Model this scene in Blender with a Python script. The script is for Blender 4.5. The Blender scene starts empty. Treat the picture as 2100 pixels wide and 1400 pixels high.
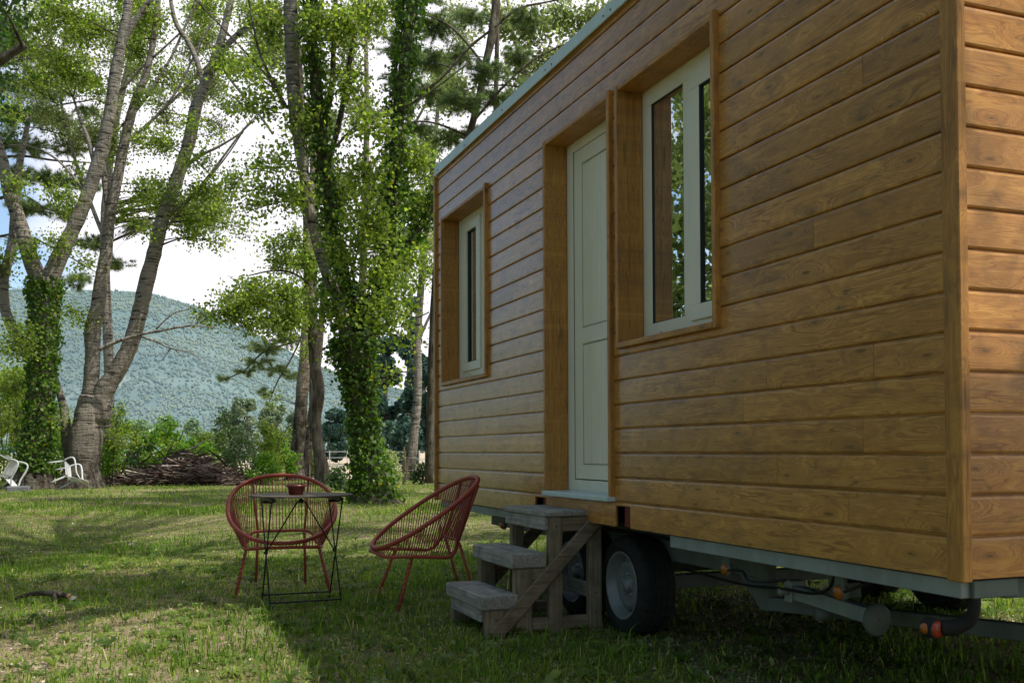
import bpy, math, random
import numpy as np
from math import sin, cos, pi, radians, sqrt, atan2
from mathutils import Vector, Matrix

random.seed(7); rng = np.random.default_rng(11)
sc = bpy.context.scene
COL = sc.collection

# ------------------------------------------------------------------ camera
YAW, PITCH, ROLL = radians(20.7909), radians(1.3332), radians(-0.2262)
FPX, SY, CAMH = 2042.0, 175.7, 0.96
CAM = Vector((-2.2624, -2.2536, CAMH))
Fv = Vector((sin(YAW)*cos(PITCH), cos(YAW)*cos(PITCH), sin(PITCH)))
Rv = Vector((cos(YAW), -sin(YAW), 0)); Uv = Rv.cross(Fv)
R2 = cos(ROLL)*Rv + sin(ROLL)*Uv; U2 = -sin(ROLL)*Rv + cos(ROLL)*Uv
cam = bpy.data.cameras.new('camera'); camo = bpy.data.objects.new('camera', cam); COL.objects.link(camo)
camo.matrix_world = Matrix(((R2.x, U2.x, -Fv.x, CAM.x), (R2.y, U2.y, -Fv.y, CAM.y), (R2.z, U2.z, -Fv.z, CAM.z), (0, 0, 0, 1)))
cam.sensor_width = 36; cam.lens = 36*FPX/2100; cam.shift_y = SY/2100
cam.clip_start = 0.05; cam.clip_end = 12000
sc.camera = camo

def at(px, py, D):            # a point of the world seen at (px,py) at depth D
    return CAM + D*(Fv + (px-1050)/FPX*R2 - (py-700-SY)/FPX*U2)
def ground_at(px, D):
    p = at(px, 925, D); return Vector((p.x, p.y, 0))
def proj(P):
    d = P - CAM; z = d.dot(Fv)
    if z < .1: return None
    return 1050+FPX*d.dot(R2)/z, 700+SY-FPX*d.dot(U2)/z, z

# ------------------------------------------------------------------ materials
class NT:
    def __init__(s, name, rough=.7, spec=.3):
        m = bpy.data.materials.new(name); m.use_nodes = True
        s.m = m; s.t = m.node_tree; s.n = s.t.nodes; s.l = s.t.links
        s.b = s.n['Principled BSDF']; s.out = s.n['Material Output']
        s.b.inputs['Roughness'].default_value = rough
        s.b.inputs['Specular IOR Level'].default_value = spec
    def new(s, ty, **k):
        n = s.n.new(ty)
        for a, b in k.items(): setattr(n, a, b)
        return n
    def link(s, a, b): s.l.new(a, b)
    def val(s, node, inp, v):
        if hasattr(v, 'node'): s.link(v, node.inputs[inp])
        else: node.inputs[inp].default_value = v
    def math(s, op, a, b=None, c=None, clamp=False):
        n = s.new('ShaderNodeMath', operation=op, use_clamp=clamp); s.val(n, 0, a)
        if b is not None: s.val(n, 1, b)
        if c is not None: s.val(n, 2, c)
        return n.outputs[0]
    def coord(s): return s.new('ShaderNodeTexCoord').outputs['Object']
    def sep(s, v):
        n = s.new('ShaderNodeSeparateXYZ'); s.link(v, n.inputs[0]); return n.outputs
    def comb(s, x, y, z):
        n = s.new('ShaderNodeCombineXYZ'); s.val(n, 0, x); s.val(n, 1, y); s.val(n, 2, z); return n.outputs[0]
    def scale(s, v, xyz):
        n = s.new('ShaderNodeMapping'); s.link(v, n.inputs[0]); n.inputs['Scale'].default_value = xyz; return n.outputs[0]
    def noise(s, v, sc=1, det=4, rough=.55, dist=0):
        n = s.new('ShaderNodeTexNoise'); s.link(v, n.inputs['Vector'])
        n.inputs['Scale'].default_value = sc; n.inputs['Detail'].default_value = det
        n.inputs['Roughness'].default_value = rough; n.inputs['Distortion'].default_value = dist
        return n.outputs[0]
    def voro(s, v, sc, feat='F1', rnd=1, dim='3D'):
        n = s.new('ShaderNodeTexVoronoi', feature=feat, voronoi_dimensions=dim); s.link(v, n.inputs['Vector']); n.inputs['Scale'].default_value = sc
        n.inputs['Randomness'].default_value = rnd
        return n.outputs['Distance']
    def ramp(s, f, stops, mode='LINEAR'):
        n = s.new('ShaderNodeValToRGB'); s.link(f, n.inputs[0]); r = n.color_ramp; r.interpolation = mode
        while len(r.elements) > 1: r.elements.remove(r.elements[-1])
        for i, (p, c) in enumerate(stops):
            e = r.elements[0] if i == 0 else r.elements.new(p)
            e.position = p; e.color = (*c, 1) if len(c) == 3 else c
        return n.outputs[0]
    def mix(s, f, a, b, mode='MIX'):
        n = s.new('ShaderNodeMix', data_type='RGBA', blend_type=mode)
        s.val(n, 0, f)
        for i, v in ((6, a), (7, b)):
            if hasattr(v, 'node'): s.link(v, n.inputs[i])
            else: n.inputs[i].default_value = (*v, 1)
        return n.outputs[2]
    def attr(s, name='rnd'): return s.new('ShaderNodeAttribute', attribute_name=name).outputs['Fac']
    def col(s, c):
        if hasattr(c, 'node'): s.link(c, s.b.inputs['Base Color'])
        else: s.b.inputs['Base Color'].default_value = (*c, 1)
        return s
    def bump(s, h, strength=.4, dist=.01):
        n = s.new('ShaderNodeBump'); s.link(h, n.inputs['Height']); n.inputs['Strength'].default_value = strength
        n.inputs['Distance'].default_value = dist; s.link(n.outputs[0], s.b.inputs['Normal']); return s
    def translucent(s, color, fac):
        t = s.new('ShaderNodeBsdfTranslucent')
        if hasattr(color, 'node'): s.link(color, t.inputs[0])
        else: t.inputs[0].default_value = (*color, 1)
        mx = s.new('ShaderNodeMixShader'); mx.inputs[0].default_value = fac
        s.link(s.b.outputs[0], mx.inputs[1]); s.link(t.outputs[0], mx.inputs[2]); s.link(mx.outputs[0], s.out.inputs[0])

def leaf_mat(name, stops, trans, fac=.45, rough=.45, spec=.35):
    t = NT(name, rough, spec); r = t.attr()
    c = t.ramp(r, stops); t.col(c)
    tc = t.mix(1.0, c, trans, 'MULTIPLY')
    t.translucent(tc, fac)
    return t.m

def varnished_wood(name, axis, dark, mid, light, rough=.34, coat=.35, useattr=True, knots=True, gs=1.0, bumps=.25):
    t = NT(name, rough, .45)
    x, y, z = t.sep(t.coord())
    u, a, b = {'X': (x, y, z), 'Y': (y, x, z), 'Z': (z, x, y)}[axis]
    r = t.attr() if useattr else t.math('MULTIPLY', 0.5, 1.0)
    ru = t.math('MULTIPLY', r, 57.3)
    v = t.comb(t.math('ADD', t.math('MULTIPLY', u, .9*gs), ru), t.math('MULTIPLY', a, 9*gs), t.math('ADD', t.math('MULTIPLY', b, 9*gs), ru))
    warp = t.noise(v, 1.2, 3, .6)
    if knots:
        kv = t.comb(t.math('ADD', t.math('MULTIPLY', u, 2.0), t.math('MULTIPLY', ru, 3.1)), t.math('ADD', t.math('MULTIPLY', b, 6.5), t.math('MULTIPLY', ru, 1.7)), 0)
        kd = t.math('ADD', t.voro(kv, 1.0, dim='2D'), t.math('MULTIPLY', t.noise(v, 9, 2), .05))
        warp = t.math('ADD', warp, t.math('MULTIPLY', t.ramp(kd, [(.0, (1, 1, 1)), (.35, (0, 0, 0))], 'EASE'), .5))
    v2 = t.comb(t.math('ADD', t.math('MULTIPLY', u, 1.6*gs), ru), t.math('MULTIPLY', a, 60*gs), t.math('ADD', t.math('MULTIPLY', b, 60*gs), t.math('MULTIPLY', warp, 34)))
    g = t.noise(v2, 1.0, 5, .62, .3)
    fine = t.noise(t.comb(t.math('MULTIPLY', u, 6*gs), t.math('MULTIPLY', a, 240*gs), t.math('MULTIPLY', b, 240*gs)), 1, 3, .6)
    blot = t.noise(v, .55, 3, .6)
    c = t.ramp(g, [(.30, dark), (.47, mid), (.62, light), (.80, mid)])
    c = t.mix(t.math('MULTIPLY', fine, .35), c, dark)
    bf = t.ramp(blot, [(.35, (0, 0, 0)), (.65, (1, 1, 1))])
    c = t.mix(t.math('MULTIPLY', bf, .4), c, [k*.5 for k in mid])
    if knots:
        kf = t.ramp(kd, [(.035, (1, 1, 1)), (.055, (.65, .65, .65)), (.085, (.22, .22, .22)), (.17, (0, 0, 0))])
        pv = t.noise(t.comb(t.math('ADD', t.math('MULTIPLY', u, 7), ru), 0, t.math('ADD', t.math('MULTIPLY', b, 13), ru)), 1, 4, .65, .8)
        c = t.mix(t.math('MULTIPLY', t.ramp(pv, [(.50, (0, 0, 0)), (.68, (1, 1, 1))]), .42), c, (.13, .062, .030))
        c = t.mix(t.math('MULTIPLY', t.ramp(pv, [(.28, (1, 1, 1)), (.42, (0, 0, 0))]), .35), c, [k*1.25 for k in light])
        fu = t.math('ABSOLUTE', t.math('SUBTRACT', t.math('MODULO', t.math('ADD', u, .33), .61), .305))
        fz = t.math('ABSOLUTE', t.math('SUBTRACT', t.math('MODULO', t.math('SUBTRACT', z, .5778), .121), .0605))
        nd = t.math('SQRT', t.math('ADD', t.math('POWER', fu, 2.0), t.math('POWER', t.math('SUBTRACT', fz, .024), 2.0)))
        c = t.mix(t.ramp(nd, [(.0022, (.9, .9, .9)), (.0036, (0, 0, 0))]), c, (.02, .012, .008))
        c = t.mix(t.math('MULTIPLY', kf, .85), c, [k*.22 for k in mid])
        sv = t.comb(t.math('ADD', t.math('MULTIPLY', u, 1.5), ru), t.math('MULTIPLY', a, 10), t.math('ADD', t.math('MULTIPLY', b, 26), ru))
        sd = t.noise(sv, 2.3, 2, .5)
        sf = t.ramp(sd, [(.66, (0, 0, 0)), (.74, (1, 1, 1))])
        c = t.mix(t.math('MULTIPLY', sf, .6), c, [k*.35 for k in dark])
    hv = t.new('ShaderNodeHueSaturation'); t.link(c, hv.inputs['Color'])
    t.link(t.math('ADD', .90, t.math('MULTIPLY', r, .2)), hv.inputs['Value'])
    hv.inputs['Saturation'].default_value = .95
    t.col(hv.outputs[0])
    t.link(t.math('ADD', rough-.06, t.math('MULTIPLY', blot, .22)), t.b.inputs['Roughness'])
    t.b.inputs['Coat Weight'].default_value = coat; t.b.inputs['Coat Roughness'].default_value = .28
    t.bump(t.math('ADD', t.math('MULTIPLY', g, .5), t.math('ADD', t.math('MULTIPLY', fine, .35), t.math('MULTIPLY', blot, 2.2))), bumps, .006)
    return t.m

def weathered_wood(name, axis, dark, light):
    t = NT(name, .85, .2)
    x, y, z = t.sep(t.coord())
    u, a, b = {'X': (x, y, z), 'Y': (y, x, z), 'Z': (z, x, y)}[axis]
    v = t.comb(t.math('MULTIPLY', u, 3.0), t.math('MULTIPLY', a, 70), t.math('MULTIPLY', b, 70))
    g = t.noise(v, 1, 5, .65, .4)
    bl = t.noise(t.coord(), 9, 4, .6)
    c = t.ramp(g, [(.3, dark), (.7, light)])
    c = t.mix(t.ramp(bl, [(.4, (0, 0, 0)), (.7, (.6, .6, .6))]), c, [k*.55 for k in dark])
    t.col(c); t.bump(t.math('ADD', g, bl), .5, .004)
    return t.m

def paint(name, c, rough=.5, spec=.4, dirt=.25, metal=0):
    t = NT(name, rough, spec)
    n = t.noise(t.scale(t.coord(), (6, 6, 2.2)), 1.3, 5, .65)
    t.col(t.mix(t.math('MULTIPLY', t.ramp(n, [(.42, (0, 0, 0)), (.72, (1, 1, 1))]), dirt), c, [k*.55 for k in c]))
    t.b.inputs['Metallic'].default_value = metal
    t.bump(n, .08, .003)
    return t.m

def bark(name, pale, dark, banded=True, zdark=2.5):
    t = NT(name, .92, .15); co = t.coord(); x, y, z = t.sep(co)
    big = t.noise(co, 1.3, 4, .6)
    if banded:
        h = t.noise(t.comb(t.math('MULTIPLY', x, 2.5), t.math('MULTIPLY', y, 2.5), t.math('MULTIPLY', z, 17)), 1.0, 4, .6, .5)
        c = t.ramp(h, [(.36, dark), (.47, pale), (.75, [k*1.15 for k in pale])])
    else:
        h = t.noise(t.comb(t.math('MULTIPLY', x, 9), t.math('MULTIPLY', y, 9), t.math('MULTIPLY', z, 2.0)), 1.0, 4, .6, .6)
        c = t.ramp(h, [(.36, dark), (.62, pale)])
    fur = t.noise(t.comb(t.math('MULTIPLY', x, 8), t.math('MULTIPLY', y, 8), t.math('MULTIPLY', z, 1.6)), 1.2, 5, .65, .4)
    fc = t.ramp(fur, [(.40, [k*.35 for k in dark]), (.50, [k*1.5 for k in dark]), (.64, [k*2.6 for k in dark])])
    zf = t.ramp(t.math('ADD', t.math('MULTIPLY', t.math('SUBTRACT', zdark, z), .35), t.math('MULTIPLY', big, .7)), [(.3, (0, 0, 0)), (.75, (1, 1, 1))])
    c = t.mix(zf, c, fc)
    li = t.ramp(t.noise(co, 4.5, 4, .6), [(.52, (0, 0, 0)), (.64, (.5, .5, .5))])
    c = t.mix(li, c, (.22, .23, .16))
    t.col(c); t.bump(t.math('ADD', h, t.math('MULTIPLY', fur, 1.8)), 1.0, .07)
    return t.m

M = {}
M['siding_y'] = varnished_wood('larch_siding_long', 'Y', (.25, .092, .012), (.59, .245, .032), (.80, .40, .072), rough=.30, coat=.7)
M['siding_x'] = varnished_wood('larch_siding_end', 'X', (.32, .11, .014), (.66, .27, .036), (.84, .42, .078), rough=.34, coat=.5)
M['trim_z'] = varnished_wood('larch_trim_upright', 'Z', (.31, .115, .012), (.55, .235, .026), (.70, .34, .046), useattr=False, rough=.45, coat=.15)
M['trim_y'] = varnished_wood('larch_trim_level', 'Y', (.31, .115, .012), (.55, .235, .026), (.70, .34, .046), useattr=False, rough=.45, coat=.15)
M['frame'] = paint('pale_green_paint', (.82, .80, .68), .42, .45, .15)
M['panel'] = paint('pale_green_panel', (.82, .79, .65), .38, .45, .12)
M['gasket'] = paint('dark_gasket', (.04, .05, .05), .6)
M['doorline'] = paint('grey_green_seal', (.20, .21, .17), .6)
M['galv'] = paint('galvanised_steel', (.30, .35, .35), .5, .5, .7, .15)
M['galvd'] = paint('dull_galvanised_steel', (.13, .16, .145), .6, .4, .8, .1)
M['flash'] = paint('roof_flashing_metal', (.62, .74, .74), .4, .5, .3, .1)
M['dark'] = paint('underside_dark', (.035, .035, .03), .9, .1)
M['redbox'] = paint('dark_red_box', (.16, .012, .012), .5)
M['black'] = paint('black_steel', (.012, .013, .014), .45, .4, .3)
M['cable'] = paint('black_cable', (.01, .01, .01), .5)
M['rim'] = paint('silver_rim_paint', (.24, .26, .26), .42, .5, .6, .2)
M['chair'] = paint('brick_red_plastic', (.40, .068, .040), .42, .45, .35)
M['cord'] = paint('brick_red_cord', (.32, .055, .034), .5, .4, .4)
M['bowl'] = paint('dark_red_clay', (.17, .025, .018), .3, .5, .3)
M['soil'] = paint('potting_soil', (.04, .03, .02), .95)
M['ttop'] = paint('grey_slatted_metal', (.10, .08, .06), .55, .4, .5)
M['plastic'] = paint('white_plastic', (.55, .58, .58), .4, .4, .35)
M['stone'] = paint('grey_stone', (.16, .17, .18), .9, .2, .6)
M['wire'] = paint('fence_wire', (.3, .3, .3), .5)
M['wpost'] = paint('white_fence_post', (.42, .40, .42), .6)
M['post'] = weathered_wood('split_post_wood', 'Z', (.18, .14, .07), (.42, .34, .20))
M['roofdeck'] = paint('roof_membrane', (.10, .11, .11), .8)
M['stairY'] = weathered_wood('grey_step_board', 'Y', (.20, .19, .17), (.52, .50, .46))
M['stairX'] = weathered_wood('brown_step_board', 'X', (.15, .11, .07), (.34, .27, .19))
M['stairZ'] = weathered_wood('brown_step_post', 'Z', (.16, .125, .08), (.36, .30, .21))
M['sticks'] = weathered_wood('dead_branch_wood', 'X', (.07, .045, .03), (.27, .205, .165))
M['deadwood'] = bark('bare_dead_branch_bark', (.42, .38, .34), (.10, .075, .06), False, -5)
M['poplar'] = bark('white_poplar_bark', (.29, .262, .225), (.05, .042, .034), True, 1.6)
M['rough'] = bark('rough_brown_bark', (.17, .145, .115), (.05, .04, .03), False, -2)
M['midbark'] = bark('grey_brown_bark', (.30, .25, .20), (.06, .05, .04), True, 3.0)
t = NT('black_rubber', .8, .25); co = t.coord(); t.col(t.mix(t.noise(co, 14, 4), (.008, .009, .009), (.035, .035, .033))); M['tyre'] = t.m
def lens(name, c):
    t = NT(name, .15, .6); v = t.voro(t.coord(), 260); t.col(t.mix(v, c, [k*.4 for k in c])); t.bump(v, .5, .002); return t.m
M['amber'] = lens('amber_lens', (.48, .15, .01)); M['redlens'] = lens('red_lens', (.42, .045, .01))
# window glass: dark room behind with mirror-like sky reflection
t = NT('window_glass', .03, .5); t.col((.012, .012, .01))
g = t.new('ShaderNodeBsdfGlossy'); g.inputs['Roughness'].default_value = .0; g.inputs['Color'].default_value = (.9, .95, .92, 1)
fr = t.new('ShaderNodeFresnel'); fr.inputs[0].default_value = 2.1
mx = t.new('ShaderNodeMixShader'); t.link(t.math('ADD', t.math('MULTIPLY', fr.outputs[0], 1.0), .66, clamp=True), mx.inputs[0]); t.link(t.b.outputs[0], mx.inputs[1]); t.link(g.outputs[0], mx.inputs[2])
t.link(mx.outputs[0], t.out.inputs[0]); M['glass'] = t.m

M['leaf_poplar'] = leaf_mat('poplar_leaf', [(0, (.06, .10, .018)), (.4, (.15, .22, .035)), (.8, (.28, .34, .06)), (1, (.42, .40, .10))], (2.2, 2.3, 1.3), .55)
M['leaf_light'] = leaf_mat('pale_poplar_leaf', [(0, (.10, .14, .05)), (.45, (.20, .26, .09)), (.8, (.32, .36, .14)), (1, (.46, .42, .18))], (1.7, 1.7, 1.3), .55)
M['leaf_bright'] = leaf_mat('bright_shrub_leaf', [(0, (.06, .13, .015)), (.6, (.14, .26, .03)), (1, (.28, .36, .05))], (2.4, 2.6, 1.2), .5)
M['leaf_dark'] = leaf_mat('dark_leaf', [(0, (.022, .05, .016)), (.6, (.05, .10, .028)), (1, (.11, .17, .04))], (2.0, 2.4, 1.4), .4)
M['leaf_ivy'] = leaf_mat('ivy_leaf', [(0, (.025, .06, .010)), (.5, (.075, .15, .02)), (.85, (.19, .28, .035)), (.985, (.30, .36, .05)), (1, (.6, .42, .03))], (2.0, 2.4, 1.0), .35)
M['needle'] = leaf_mat('pine_needle', [(0, (.06, .10, .05)), (.6, (.14, .20, .08)), (1, (.28, .34, .14))], (2.0, 2.1, 1.5), .45)
M['leaf_olive'] = leaf_mat('grey_green_leaf', [(0, (.13, .19, .12)), (.6, (.25, .33, .20)), (1, (.42, .48, .32))], (1.2, 1.3, 1.0), .3)
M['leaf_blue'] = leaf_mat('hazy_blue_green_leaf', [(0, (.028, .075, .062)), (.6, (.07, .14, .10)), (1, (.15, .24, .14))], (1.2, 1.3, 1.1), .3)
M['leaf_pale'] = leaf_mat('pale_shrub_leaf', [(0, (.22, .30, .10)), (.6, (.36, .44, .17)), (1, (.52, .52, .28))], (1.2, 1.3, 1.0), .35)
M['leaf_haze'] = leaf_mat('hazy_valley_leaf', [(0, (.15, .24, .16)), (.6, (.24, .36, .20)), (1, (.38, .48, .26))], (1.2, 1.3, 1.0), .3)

# ------------------------------------------------------------------ mesh helpers
OFF = {}
def tag(o, label=None, cat=None, group=None, kind=None):
    if label: o['label'] = label
    if cat: o['category'] = cat
    if group: o['group'] = group
    if kind: o['kind'] = kind
    return o
def thing(name, loc, label, cat, group=None, rz=0):
    o = bpy.data.objects.new(name, None); COL.objects.link(o); o.location = loc; o.rotation_euler = (0, 0, rz)
    o.empty_display_size = .1; OFF[o.name] = Vector(loc) if rz == 0 else None
    return tag(o, label, cat, group)
def link_mesh(name, me, parent=None, smooth=False):
    o = bpy.data.objects.new(name, me); COL.objects.link(o)
    if parent is not None: o.parent = parent
    return o
def base_off(parent):
    return OFF.get(parent.name, None) if parent is not None else None

class MB:
    def __init__(s): s.v = []; s.f = []; s.r = []; s.sm = []; s.rn = .5
    def add(s, vs, fs, smooth=False):
        n = len(s.v); s.v += [tuple(v) for v in vs]
        for f in fs: s.f.append([i+n for i in f]); s.r.append(s.rn); s.sm.append(smooth)
    def box(s, x0, x1, y0, y1, z0, z1, bev=0, mat=None):
        if bev <= 0:
            vs = [(x, y, z) for x in (x0, x1) for y in (y0, y1) for z in (z0, z1)]
            fs = [(0, 1, 3, 2), (4, 6, 7, 5), (0, 4, 5, 1), (2, 3, 7, 6), (0, 2, 6, 4), (1, 5, 7, 3)]
        else:
            b = bev; cx = [(x0, 1), (x1, -1)]; vs = []; idx = {}
            for i, (x, sx) in enumerate(cx):
                for j, (y, sy_) in enumerate([(y0, 1), (y1, -1)]):
                    for k, (z, sz) in enumerate([(z0, 1), (z1, -1)]):
                        for a in range(3):
                            p = [x+sx*b, y+sy_*b, z+sz*b]; p[a] = (x, y, z)[a]
                            idx[(i, j, k, a)] = len(vs); vs.append(tuple(p))
            fs = []
            for a in range(3):
                o1, o2 = [(1, 2), (0, 2), (0, 1)][a]
                for e in (0, 1):
                    q = []
                    for (m, n) in ((0, 0), (1, 0), (1, 1), (0, 1)):
                        k = [0, 0, 0]; k[a] = e; k[o1] = m; k[o2] = n; q.append(idx[(*k, a)])
                    fs.append(q)
                for m in (0, 1):
                    for n in (0, 1):
                        k0 = [0, 0, 0]; k1 = [0, 0, 0]; k1[a] = 1
                        k0[o1] = k1[o1] = m; k0[o2] = k1[o2] = n
                        fs.append([idx[(*k0, o1)], idx[(*k1, o1)], idx[(*k1, o2)], idx[(*k0, o2)]])
            for i in (0, 1):
                for j in (0, 1):
                    for k in (0, 1): fs.append([idx[(i, j, k, a)] for a in range(3)])
        if mat is not None: vs = [mat @ Vector(v) for v in vs]
        s.add(vs, fs)
    def beam(s, p, q, w, h, up=(0, 0, 1), bev=.003):       # box from p to q, w across, h along up
        p = Vector(p); q = Vector(q); d = (q-p); L = d.length; d.normalize(); up = Vector(up)
        side = d.cross(up).normalized(); up = side.cross(d)
        m = Matrix(((d.x, side.x, up.x, p.x), (d.y, side.y, up.y, p.y), (d.z, side.z, up.z, p.z), (0, 0, 0, 1)))
        s.box(0, L, -w/2, w/2, -h/2, h/2, bev, m)
    def tube(s, pts, rad, n=8, closed=False, cap=True, smooth=True):
        pts = [Vector(p) for p in pts]; m = len(pts)
        if not hasattr(rad, '__len__'): rad = [rad]*m
        prev = None; rings = []
        for i, p in enumerate(pts):
            if closed: d = pts[(i+1) % m]-pts[i-1]
            else: d = pts[min(i+1, m-1)]-pts[max(i-1, 0)]
            if d.length < 1e-9: d = Vector((0, 0, 1))
            d.normalize()
            if prev is None:
                a = Vector((0, 0, 1)) if abs(d.z) < .9 else Vector((1, 0, 0)); nx = d.cross(a).normalized()
            else: nx = (prev - d*prev.dot(d)); nx = nx.normalized() if nx.length > 1e-6 else d.orthogonal().normalized()
            prev = nx; ny = d.cross(nx)
            rings.append([p+rad[i]*(cos(2*pi*k/n)*nx+sin(2*pi*k/n)*ny) for k in range(n)])
        vs = [v for r in rings for v in r]; fs = []
        for i in range(m if closed else m-1):
            j = (i+1) % m
            for k in range(n): fs.append((i*n+k, i*n+(k+1) % n, j*n+(k+1) % n, j*n+k))
        if cap and not closed: fs.append(tuple(range(n-1, -1, -1))); fs.append(tuple((m-1)*n+k for k in range(n)))
        s.add(vs, fs, smooth)
    def lathe(s, prof, c, axis='Z', n=32, smooth=True):     # prof [(r,h)]
        vs = []; fs = []; m = len(prof)
        for r, h in prof:
            for k in range(n):
                a = 2*pi*k/n; x, y = r*cos(a), r*sin(a)
                p = {'Z': (x, y, h), 'X': (h, x, y), 'Y': (x, h, y)}[axis]
                vs.append((c[0]+p[0], c[1]+p[1], c[2]+p[2]))
        for i in range(m-1):
            for k in range(n): fs.append((i*n+k, i*n+(k+1) % n, (i+1)*n+(k+1) % n, (i+1)*n+k))
        s.add(vs, fs, smooth)
    def build(s, name, mat, parent=None, kind=None, off=None):
        me = bpy.data.meshes.new(name)
        o0 = off if off is not None else base_off(parent)
        vs = s.v if o0 is None else [(v[0]-o0[0], v[1]-o0[1], v[2]-o0[2]) for v in s.v]
        me.from_pydata(vs, [], s.f)
        me.polygons.foreach_set('use_smooth', s.sm)
        at_ = me.attributes.new('rnd', 'FLOAT', 'FACE'); at_.data.foreach_set('value', s.r)
        me.materials.append(mat); me.update()
        o = link_mesh(name, me, parent)
        if parent is not None and OFF.get(parent.name) is not None: OFF[o.name] = OFF[parent.name]
        if kind: o['kind'] = kind
        return o

def np_mesh(name, V, F, rnd, mat, parent=None, off=None):
    """V (n,k,3) faces of k verts each, all separate; F ignored"""
    n, k, _ = V.shape
    o0 = off if off is not None else base_off(parent)
    V = V.reshape(-1, 3).astype(np.float32)
    if o0 is not None: V = V - np.array(o0, dtype=np.float32)
    me = bpy.data.meshes.new(name)
    me.vertices.add(n*k); me.vertices.foreach_set('co', V.ravel())
    me.loops.add(n*k); me.loops.foreach_set('vertex_index', np.arange(n*k, dtype=np.int32))
    me.polygons.add(n); me.polygons.foreach_set('loop_start', np.arange(0, n*k, k, dtype=np.int32))
    try: me.polygons.foreach_set('loop_total', np.full(n, k, dtype=np.int32))
    except Exception: pass
    a = me.attributes.new('rnd', 'FLOAT', 'FACE'); a.data.foreach_set('value', rnd.astype(np.float32))
    me.materials.append(mat); me.update(); me.validate()
    o = link_mesh(name, me, parent)
    if parent is not None and OFF.get(parent.name) is not None: OFF[o.name] = OFF[parent.name]
    return o

def kites(C, size, droop=.3, outward=None, aspect=.8, align=.0):
    """leaf kites at centres C (n,3)"""
    n = len(C)
    d = rng.normal(size=(n, 3)); d[:, 2] -= droop
    if outward is not None: d += outward*align
    d /= np.linalg.norm(d, axis=1, keepdims=True)+1e-9
    nn = rng.normal(size=(n, 3)); nn[:, 2] += .5
    if outward is not None: nn += outward*1.2
    s = np.cross(d, nn); s /= np.linalg.norm(s, axis=1, keepdims=True)+1e-9
    sz = size*(.6+.8*rng.random(n))[:, None]
    b = C - d*sz*.5; t_ = C + d*sz*.5; m = C - d*sz*.08
    w = sz*aspect*.5
    return np.stack([b, m+s*w, t_, m-s*w], axis=1)

def catmull(pts, rad, step=4):
    P = [Vector(p) for p in pts]; out = []; ro = []
    for i in range(len(P)-1):
        p0 = P[max(i-1, 0)]; p1 = P[i]; p2 = P[i+1]; p3 = P[min(i+2, len(P)-1)]
        for k in range(step):
            t_ = k/step
            out.append(.5*((2*p1)+(p2-p0)*t_+(2*p0-5*p1+4*p2-p3)*t_*t_+(3*p1-p0-3*p2+p3)*t_**3))
            ro.append(rad[i]*(1-t_)+rad[i+1]*t_)
    out.append(P[-1]); ro.append(rad[-1]); return out, ro

def limb(mb, path, D, n=12, wob=.06, dd=0, flare=False):
    """path of (px,py,width px) at depth D (dd: depth drift per point) -> tapering tube; returns 3D points"""
    pts = []; rad = []
    for i, p in enumerate(path):
        DD = D + dd*i
        pts.append(at(p[0], p[1], DD)); wd = p[2]*(.63 if p[2] < 60 else min(.95, .63+.32*(p[2]-60)/30)); rad.append(wd*.5*DD/FPX)
    P, R_ = catmull(pts, rad, 5)
    rad2 = [r*(1+random.uniform(-wob, wob)) for r in R_]
    if flare:
        P[0].z = -.12
        for i in range(min(6, len(P))): rad2[i] *= 1+.35*(1-i/6)**2
    mb.tube(P, rad2, n)
    # furrow the ring verts a little
    return P, R_

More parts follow.
